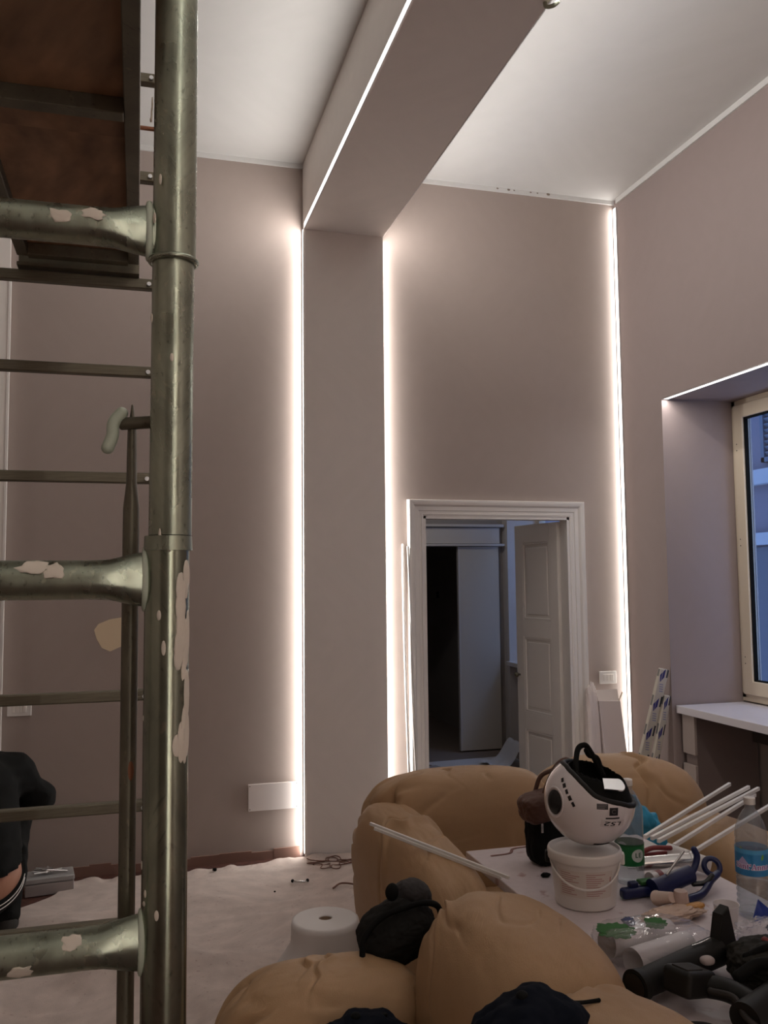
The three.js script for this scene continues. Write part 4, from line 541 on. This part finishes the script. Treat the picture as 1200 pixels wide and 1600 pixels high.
// ---- clutter on the table
{
  const c = puff(0.03, 0.013, 0.02, 2.6, 10, (x, y, z) => 0.2 * N3(x, y, z)); c.translate(1.25, T + 0.0065, -2.615); tag(mesh('black_scrap', c, M.black), 'small black scrap lying alone left of the bucket', 'scrap');
  // white board sheet leaning behind the tools
  const s = new THREE.Shape([[-0.11, 0], [0.075, 0], [0.10, 0.045], [-0.075, 0.17], [-0.115, 0.16]].map((p) => new THREE.Vector2(...p))); const g = new THREE.ExtrudeGeometry(s, { depth: 0.003, bevelEnabled: false }); g.rotateX(-1.15); g.rotateY(-0.15); g.translate(1.64, T + 0.004, -2.58); tag(mesh('white_board', g, M.paper), 'white card propped up behind the tools and green labelled bottle', 'card');
  // rolled paper
  const pr = thing('paper_roll', 'short roll of white paper at the right of the table', 'paper', [0, 0, 0]); mesh('roll', [rod([1.66, T + 0.055, -2.575], [1.745, T + 0.03, -2.47], 0.026, 0.026, 24)], M.paper, pr);
  // steel tube, cartridge, red handled pliers
  const tb = thing('cartridge_gun', 'silver tubed caulking gun with blue frame and ring handle', 'caulking gun', [0, 0, 0]);
  mesh('barrel', [rod([1.505, T + 0.05, -2.50], [1.665, T + 0.062, -2.455], 0.021, 0.021, 28), rod([1.665, T + 0.062, -2.455], [1.672, T + 0.0625, -2.453], 0.025, 0.025, 28)], M.silver, tb);
  const bd = thing('blue_caulking_gun', 'dark blue caulking gun with trigger lying on the table', 'caulking gun', [0, 0, 0]);
  mesh('cradle', [rod([1.475, T + 0.03, -2.345], [1.60, T + 0.055, -2.36], 0.027, 0.026, 24), rod([1.46, T + 0.028, -2.343], [1.478, T + 0.03, -2.345], 0.031, 0.031, 24)], M.blue, bd);
  mesh('push_rod', rod([1.50, T + 0.07, -2.33], [1.60, T + 0.112, -2.39], 0.0035), M.silver, bd);
  mesh('handle', tube([[1.60, T + 0.05, -2.36], [1.625, T + 0.075, -2.37], [1.635, T + 0.10, -2.375], [1.628, T + 0.118, -2.378]], 0.010, 24, 10), M.blue, bd);
  mesh('trigger', tube([[1.60, T + 0.03, -2.345], [1.635, T + 0.035, -2.335], [1.66, T + 0.05, -2.34]], 0.008, 20, 8), M.blackGloss, bd);
  const lv = thing('ring_lever', 'dark blue tool with a round finger ring at its end', 'tool', [0, 0, 0]);
  mesh('shank', tube([[1.545, T + 0.012, -2.29], [1.60, T + 0.016, -2.305], [1.66, T + 0.035, -2.345], [1.70, T + 0.042, -2.37]], 0.011, 30, 10), M.blue, lv);
  { const r = new THREE.TorusGeometry(0.024, 0.0085, 10, 30); r.rotateX(-0.55); r.rotateY(-0.2); r.translate(1.70, T + 0.056, -2.395); mesh('ring', r, M.blue, lv); }
  const sc = thing('sealant_cartridge', 'translucent sealant cartridge lying among the tools', 'cartridge', [0, 0, 0]);
  mesh('cartridge_body', [rod([1.503, T + 0.025, -2.425], [1.62, T + 0.025, -2.45], 0.0235, 0.0235, 24)], std([0.55, 0.5, 0.49], 0.3), sc); mesh('cartridge_print', rod([1.525, T + 0.025, -2.4297], [1.545, T + 0.025, -2.434], 0.024, 0.024, 24), M.red, sc);
  const pl = thing('pliers', 'red handled pliers behind the silver gun', 'pliers', [0, 0, 0]); mesh('handle', [tube([[1.545, T + 0.075, -2.53], [1.585, T + 0.082, -2.535], [1.645, T + 0.078, -2.53]], 0.008, 20, 8), tube([[1.55, T + 0.062, -2.535], [1.59, T + 0.06, -2.545], [1.64, T + 0.058, -2.55]], 0.007, 20, 8)], M.red, pl); mesh('jaw', cbox(0.035, 0.016, 0.012, 1.53, T + 0.07, -2.53, 0.003), M.steel, pl);
  const kn = thing('blue_handled_saw', 'dark blue handled tool lying in front of the bucket', 'tool', [0, 0, 0]); mesh('handle', [cbox(0.125, 0.03, 0.032, 1.435, T + 0.017, -2.37, 0.010), cbox(0.03, 0.022, 0.02, 1.415, T + 0.036, -2.375, 0.006)], M.blue, kn); mesh('blade', [cbox(0.10, 0.004, 0.022, 1.53, T + 0.02, -2.375, 0.001)], M.silver, kn); mesh('guard', cbox(0.05, 0.012, 0.03, 1.465, T + 0.038, -2.385, 0.004), M.green, kn);
  // paper cups
  const cupP = [[0.026, 0.0], [0.0275, 0.001], [0.0275, 0.003], [0.0255, 0.004], [0.0185, 0.058], [0.017, 0.0595], [0, 0.0585]];
  const c1 = thing('paper_cup', 'pinkish paper cup standing upside down on the table', 'cup', [1.482, T, -2.235]); mesh('cup_wall', lathe(cupP, 32), std([0.50, 0.38, 0.33], 0.7), c1);
  for (const y of [0.018, 0.034]) mesh('stain_band', new THREE.TorusGeometry(0.0245 - y * 0.13, 0.0004, 4, 32).rotateX(Math.PI / 2).translate(0, y, 0), M.wire, c1);
  const c2 = thing('paper_cup', 'flattened pale paper cup lying on the napkin', 'cup', [1.43, T + 0.03, -2.275]); { const g2 = lathe(cupP.map(([r, y]) => [r, y * 0.85]), 28); g2.rotateX(1.2); g2.rotateY(0.5); g2.scale(1.1, 0.75, 1); mesh('cup_wall', g2, std([0.58, 0.45, 0.38], 0.7), c2); }
  // white plastic cup
  const c3 = thing('plastic_cup', 'white plastic cup beside the ribbed bottle', 'cup', [1.512, T, -2.075]); mesh('cup_wall', lathe([[0, 0.002], [0.022, 0.002], [0.0235, 0.006], [0.0325, 0.072], [0.034, 0.074], [0.0335, 0.0755], [0.0315, 0.074], [0.022, 0.006], [0, 0.005]], 36), std([0.72, 0.68, 0.68], 0.35), c3);
  // napkin with food scraps
  const nk = thing('paper_napkin', 'crumpled cream napkin with yellow scrap on the table', 'napkin', [1.43, T, -2.195]);
  { const g3 = puff(0.20, 0.028, 0.075, 2.6, 36, (x, y, z) => 0.28 * fbm(x * 2.2, y * 2, z * 2.2, 4)); g3.rotateY(0.18); g3.translate(0, 0.016, 0); mesh('napkin_sheet', g3, std([0.62, 0.46, 0.36], 0.8), nk); const g4 = puff(0.07, 0.014, 0.03, 2.5, 20, (x, y, z) => 0.2 * fbm(x * 3, y, z * 3, 3)); g4.rotateY(0.2); g4.translate(0.075, 0.024, -0.012); mesh('yellow_scrap', g4, std([0.58, 0.28, 0.06], 0.5), nk); }
  // pack of plastic cups in clear film
  const pk = thing('cup_pack', 'clear bag of stacked white plastic cups with green marks', 'pack', [0, 0, 0]);
  for (const [a, b] of [[[1.115, T + 0.046, -2.00], [1.32, T + 0.036, -2.045]], [[1.135, T + 0.034, -1.915], [1.32, T + 0.034, -1.965]]]) {
    const A = V(...a), B = V(...b), L = A.distanceTo(B), pr2 = [[0, 0.05], [0.024, 0.05], [0.0325, 0.0]]; for (let k = 0; k < 16; k++) pr2.push([0.0335, k * L / 16], [0.0325, (k + 0.6) * L / 16]); pr2.push([0.025, L], [0, L]); const g5 = lathe(pr2, 28); g5.applyQuaternion(new THREE.Quaternion().setFromUnitVectors(V(0, 1, 0), B.clone().sub(A).normalize())); g5.translate(...a); mesh('cup_stack', g5, std([0.64, 0.60, 0.60], 0.35), pk);
  }
  { const g6 = puff(0.29, 0.085, 0.175, 3.6, 44, (x, y, z) => 0.07 * fbm(x * 2.5, y * 2.5, z * 2.5, 3)); g6.rotateY(0.1); g6.rotateZ(-0.06); g6.translate(1.23, T + 0.046, -1.982); mesh('bag_film', g6, M.film, pk); }
  for (const [x, y, z, w, h, r, m] of [[1.125, 0.087, -1.975, 0.085, 0.026, -0.5, M.green], [1.245, 0.086, -1.99, 0.05, 0.02, -0.5, M.green], [1.185, 0.087, -2.015, 0.034, 0.016, 0.1, M.blue]]) { const g7 = puff(w, 0.004, h * 1.6, 2.4, 14, (a, b, c) => 0.25 * N3(a * 2 + x, b, c * 2)); g7.rotateX(0.5); g7.rotateY(r); g7.translate(x, T + y, z); mesh('print_mark', g7, m, pk); }
  // blue and clear packaging film
  const bf = thing('blue_film_packaging', 'crumpled clear and blue plastic packaging in front of the ribbed bottle', 'packaging', [0, 0, 0]);
  { const g8 = puff(0.17, 0.075, 0.11, 2.2, 40, (x, y, z) => 0.35 * fbm(x * 2.5 + 3, y * 2.5, z * 2.5, 4)); g8.translate(1.525, T + 0.045, -1.93); mesh('clear_film', g8, M.film, bf); for (let k = 0; k < 9; k++) { const g9 = puff(0.055, 0.003, 0.035, 2, 10, (x, y, z) => 0.4 * N3(x * 2 + k, y, z * 2)); g9.rotateX(rnd() * 2.4); g9.rotateY(rnd() * 3); g9.translate(1.445 + rnd() * 0.16, T + 0.03 + rnd() * 0.05, -1.925 + rnd() * 0.05); mesh('blue_scrap', g9, k % 3 ? M.blueFilm : M.blue, bf); } }
  { const g = new THREE.ConeGeometry(0.035, 0.05, 4); g.scale(1, 1, 0.25); g.rotateZ(0.25); g.translate(1.575, T + 0.075, -2.02); mesh('blue_scrap', g, std([0.01, 0.04, 0.28], 0.4), bf); }
}
// ---- power tools and black cases in the near corner of the table
{
  const bl = thing('blower_tool', 'long black tube shaped power tool with an upright fin', 'power tool', [0, 0, 0]);
  mesh('tube_body', [rod([1.085, T + 0.04, -1.80], [1.345, T + 0.045, -1.89], 0.030, 0.034, 28), rod([1.066, T + 0.04, -1.793], [1.088, T + 0.04, -1.80], 0.036, 0.033, 28)], M.rubber, bl);
  mesh('muzzle', rod([1.063, T + 0.04, -1.792], [1.067, T + 0.04, -1.7935], 0.028, 0.028, 24), M.blackGloss, bl);
  { const s = new THREE.Shape([[-0.038, 0], [0.036, 0], [0.008, 0.095], [-0.016, 0.085]].map((p) => new THREE.Vector2(...p))); const g = new THREE.ExtrudeGeometry(s, { depth: 0.02, bevelEnabled: true, bevelSize: 0.004, bevelThickness: 0.004 }); g.rotateY(0.35); g.translate(1.365, T + 0.045, -1.905); mesh('fin', g, M.rubber, bl); }
  mesh('trim_line', tube([[1.26, T + 0.079, -1.86], [1.29, T + 0.08, -1.868], [1.32, T + 0.082, -1.878]], 0.0018, 16, 6), M.silver, bl);
  const dr = thing('cordless_drill', 'black cordless drill lying with its battery pack upwards', 'drill', [0, 0, 0]);
  { const b = cbox(0.10, 0.055, 0.075, 0, 0, 0, 0.012); b.rotateZ(-0.22); b.rotateY(0.35); b.translate(1.17, T + 0.06, -1.745); mesh('battery', b, M.rubber, dr); const p = cbox(0.055, 0.004, 0.04, 0, 0, 0, 0.001); p.rotateZ(-0.22); p.rotateY(0.35); p.translate(1.165, T + 0.09, -1.742); mesh('battery_label', p, M.grey, dr); mesh('grip', tube([[1.195, T + 0.05, -1.74], [1.235, T + 0.05, -1.70], [1.255, T + 0.045, -1.63]], 0.024, 24, 12), M.rubber, dr); mesh('motor_housing', rod([1.20, T + 0.04, -1.60], [1.33, T + 0.045, -1.66], 0.034, 0.032, 24), M.rubber, dr); mesh('chuck', rod([1.33, T + 0.045, -1.66], [1.375, T + 0.047, -1.681], 0.026, 0.016, 20), M.blackGloss, dr); }
  const kb = puff(0.032, 0.018, 0.026, 2.6, 12); kb.translate(1.232, T + 0.087, -1.765); tag(mesh('pale_knob', kb, std([0.42, 0.36, 0.34], 0.6)), 'small pale oval knob beside the drill battery', 'knob');
  const bg = thing('tool_bag', 'dark grey soft tool bag at the lower right edge', 'bag', [0, 0, 0]);
  { const g = puff(0.24, 0.105, 0.20, 2.8, 48, (x, y, z) => 0.10 * fbm(x * 2.4, y * 2, z * 2.4, 4)); g.rotateY(-0.3); g.translate(1.43, T + 0.05, -1.755); mesh('bag_body', g, phys([0.02, 0.018, 0.014], 0.75, { specularIntensity: 0.4 }), bg); mesh('zip_pull', new THREE.SphereGeometry(0.009, 12, 8).translate(1.405, T + 0.10, -1.79), M.red, bg); mesh('strap', [tube([[1.27, T + 0.07, -1.71], [1.32, T + 0.095, -1.70], [1.37, T + 0.10, -1.64], [1.40, T + 0.06, -1.56], [1.40, T + 0.02, -1.49]], 0.013, 40, 8), tube([[1.33, T + 0.085, -1.76], [1.39, T + 0.108, -1.74], [1.46, T + 0.10, -1.67], [1.50, T + 0.05, -1.60]], 0.009, 40, 8)], M.black, bg); }
  tag(mesh('power_cord', tube([[1.10, T + 0.012, -1.665], [1.14, T + 0.014, -1.645], [1.17, T + 0.012, -1.60], [1.21, T + 0.03, -1.555], [1.23, T + 0.012, -1.50], [1.22, T + 0.012, -1.44]], 0.009, 50, 8), M.rubber), 'thick black cord curling along the near table edge', 'cord');
  tag(mesh('power_cord', tube([[1.185, T + 0.06, -1.69], [1.205, T + 0.065, -1.64], [1.20, T + 0.045, -1.59], [1.235, T + 0.02, -1.53], [1.26, T + 0.012, -1.46]], 0.007, 50, 8), M.grey), 'grey cable looping in front of the drill', 'cord');
}
// ---- trunking rods
[[1.72, 0.712, -2.80, 2.372, 0.762, -3.20, 'topmost white trunking rod of the fan over the sofa arm'], [1.735, 0.712, -2.78, 2.402, 0.765, -3.12, 'second white trunking rod of the fan, lying against the third'], [1.745, 0.709, -2.755, 2.46, 0.752, -3.135, 'third white trunking rod of the fan over the sofa arm'], [1.77, 0.706, -2.70, 2.43, 0.732, -3.12, 'fourth white trunking rod of the fan, shorter than its neighbours'], [1.80, 0.704, -2.63, 2.50, 0.728, -3.05, 'lowest white trunking rod of the fan, reaching furthest right']].forEach(([x, y, z, X, Y, Z, l]) => tag(mesh('trunking_rod', bar([x, y, z], [X, Y, Z], 0.012, 0.014), M.rodWhite), l, 'rod', 'white trunking rods lying across the sofa arm'));
[[0.765, 0.80, -2.945, 1.12, 0.695, -2.60, 'upper white rod lying across the left sofa armrest'], [0.775, 0.788, -2.925, 1.10, 0.692, -2.615, 'lower white rod lying across the left sofa armrest']].forEach(([x, y, z, X, Y, Z, l]) => tag(mesh('trunking_rod', bar([x, y, z], [X, Y, Z], 0.010, 0.010), M.rodWhite), l, 'rod', 'white rods on the left armrest'));
// ---- cyan bag on the sofa
{ const g = sdfMesh((x, y, z) => ell(x, y, z, [0, 0, 0], [0.085 - 0.3 * Math.max(0, y), 0.13, 0.06]) + 0.025 * fbm(x * 14, y * 9, z * 14, 3), [-0.13, -0.16, -0.1], [0.13, 0.16, 0.1], 0.006); g.rotateZ(0.35); g.translate(1.875, 0.645, -3.07); tag(mesh('plastic_bag', g, M.cyan), 'bright blue plastic bag lying on the sofa behind the bottle', 'bag'); }
// ---- black pouch and dark caps on the near sofa
{
  const t = thing('black_pouch', 'black fabric pouch with strap lying on the near armrest', 'pouch', [0.69, 0.665, -2.38], 0.2);
  const g = puff(0.215, 0.13, 0.17, 2.6, 44, (x, y, z) => 0.06 * fbm(x * 2.4, y * 2.4, z * 2.4, 4)); g.rotateZ(0.45); g.rotateX(0.35); mesh('pouch_body', g, phys([0.012, 0.011, 0.0095], 0.8, { specularIntensity: 0.4 }), t);
  const g2 = puff(0.09, 0.075, 0.12, 2.6, 24, (x, y, z) => 0.05 * fbm(x * 2, y * 2, z * 2, 3)); g2.rotateZ(0.2); g2.translate(0.068, 0.075, -0.03); mesh('grey_patch', g2, phys([0.03, 0.026, 0.026], 0.7, { specularIntensity: 0.4 }), t);
  mesh('strap', tube([[-0.125, -0.045, 0.045], [-0.112, 0.01, 0.03], [-0.06, 0.055, 0.03], [0.0, 0.075, 0.045], [0.06, 0.082, 0.055], [0.105, 0.06, 0.05], [0.11, 0.0, 0.05], [0.085, -0.04, 0.05]], 0.0085, 60, 8), M.black, t);
  mesh('clip', new THREE.SphereGeometry(0.02, 16, 12).scale(1, 1.2, 0.7).translate(-0.012, 0.105, 0.0), M.black, t);
}
function cloth(label, x, y, z, s, turn, k) {
  const t = thing('dark_cap', label, 'cap', [x, y, z], turn);
  mesh('crown', sdfMesh((a, b, c) => Math.max(ell(a, b, c, [0, 0, 0], [0.115 * s, 0.085 * s, 0.10 * s]) + 0.016 * fbm(a * 11 + k, b * 11, c * 11, 3), -b - 0.035), [-0.15 * s, -0.05, -0.14 * s], [0.15 * s, 0.12 * s, 0.14 * s], 0.006), M.navy, t);
  mesh('button', new THREE.SphereGeometry(0.012, 12, 10).scale(1, 0.7, 1).translate(-0.02 * s, 0.084 * s, 0), M.black, t);
  return t;
}
{
  const a = cloth('dark navy cap lying on the near sofa seat', 0.515, 0.535, -2.05, 1.0, 0, 1); mesh('tab', cbox(0.02, 0.008, 0.012, 0.045, 0.078, 0, 0.003), M.black, a);
  const b = cloth('dark navy cap with a thin strap on the near sofa back', 0.705, 0.775, -1.55, 1.0, 0.3, 6); mesh('strap', tube([[0.085, 0.045, 0.0], [0.12, 0.04, 0.01], [0.16, 0.036, 0.015]], 0.004, 16, 6), M.black, b);
  const g = puff(0.10, 0.07, 0.12, 2.6, 24, (x, y, z) => 0.1 * fbm(x * 2, y * 2, z * 2, 3)); g.translate(0.075, -0.005, 0.07); mesh('brim', g, M.navy, b);
}
{ const g = tube([[1.452, BY + 0.004, -2.87], [1.456, BY - 0.016, -2.868], [1.475, BY - 0.022, -2.85], [1.49, BY - 0.012, -2.84]], 0.008, 16, 8); tag(mesh('cable_end', g, std([0.36, 0.38, 0.28], 0.6)), 'short greenish cable end poking out at the right edge of the beam', 'cable'); }
renderer.render(scene, camera);
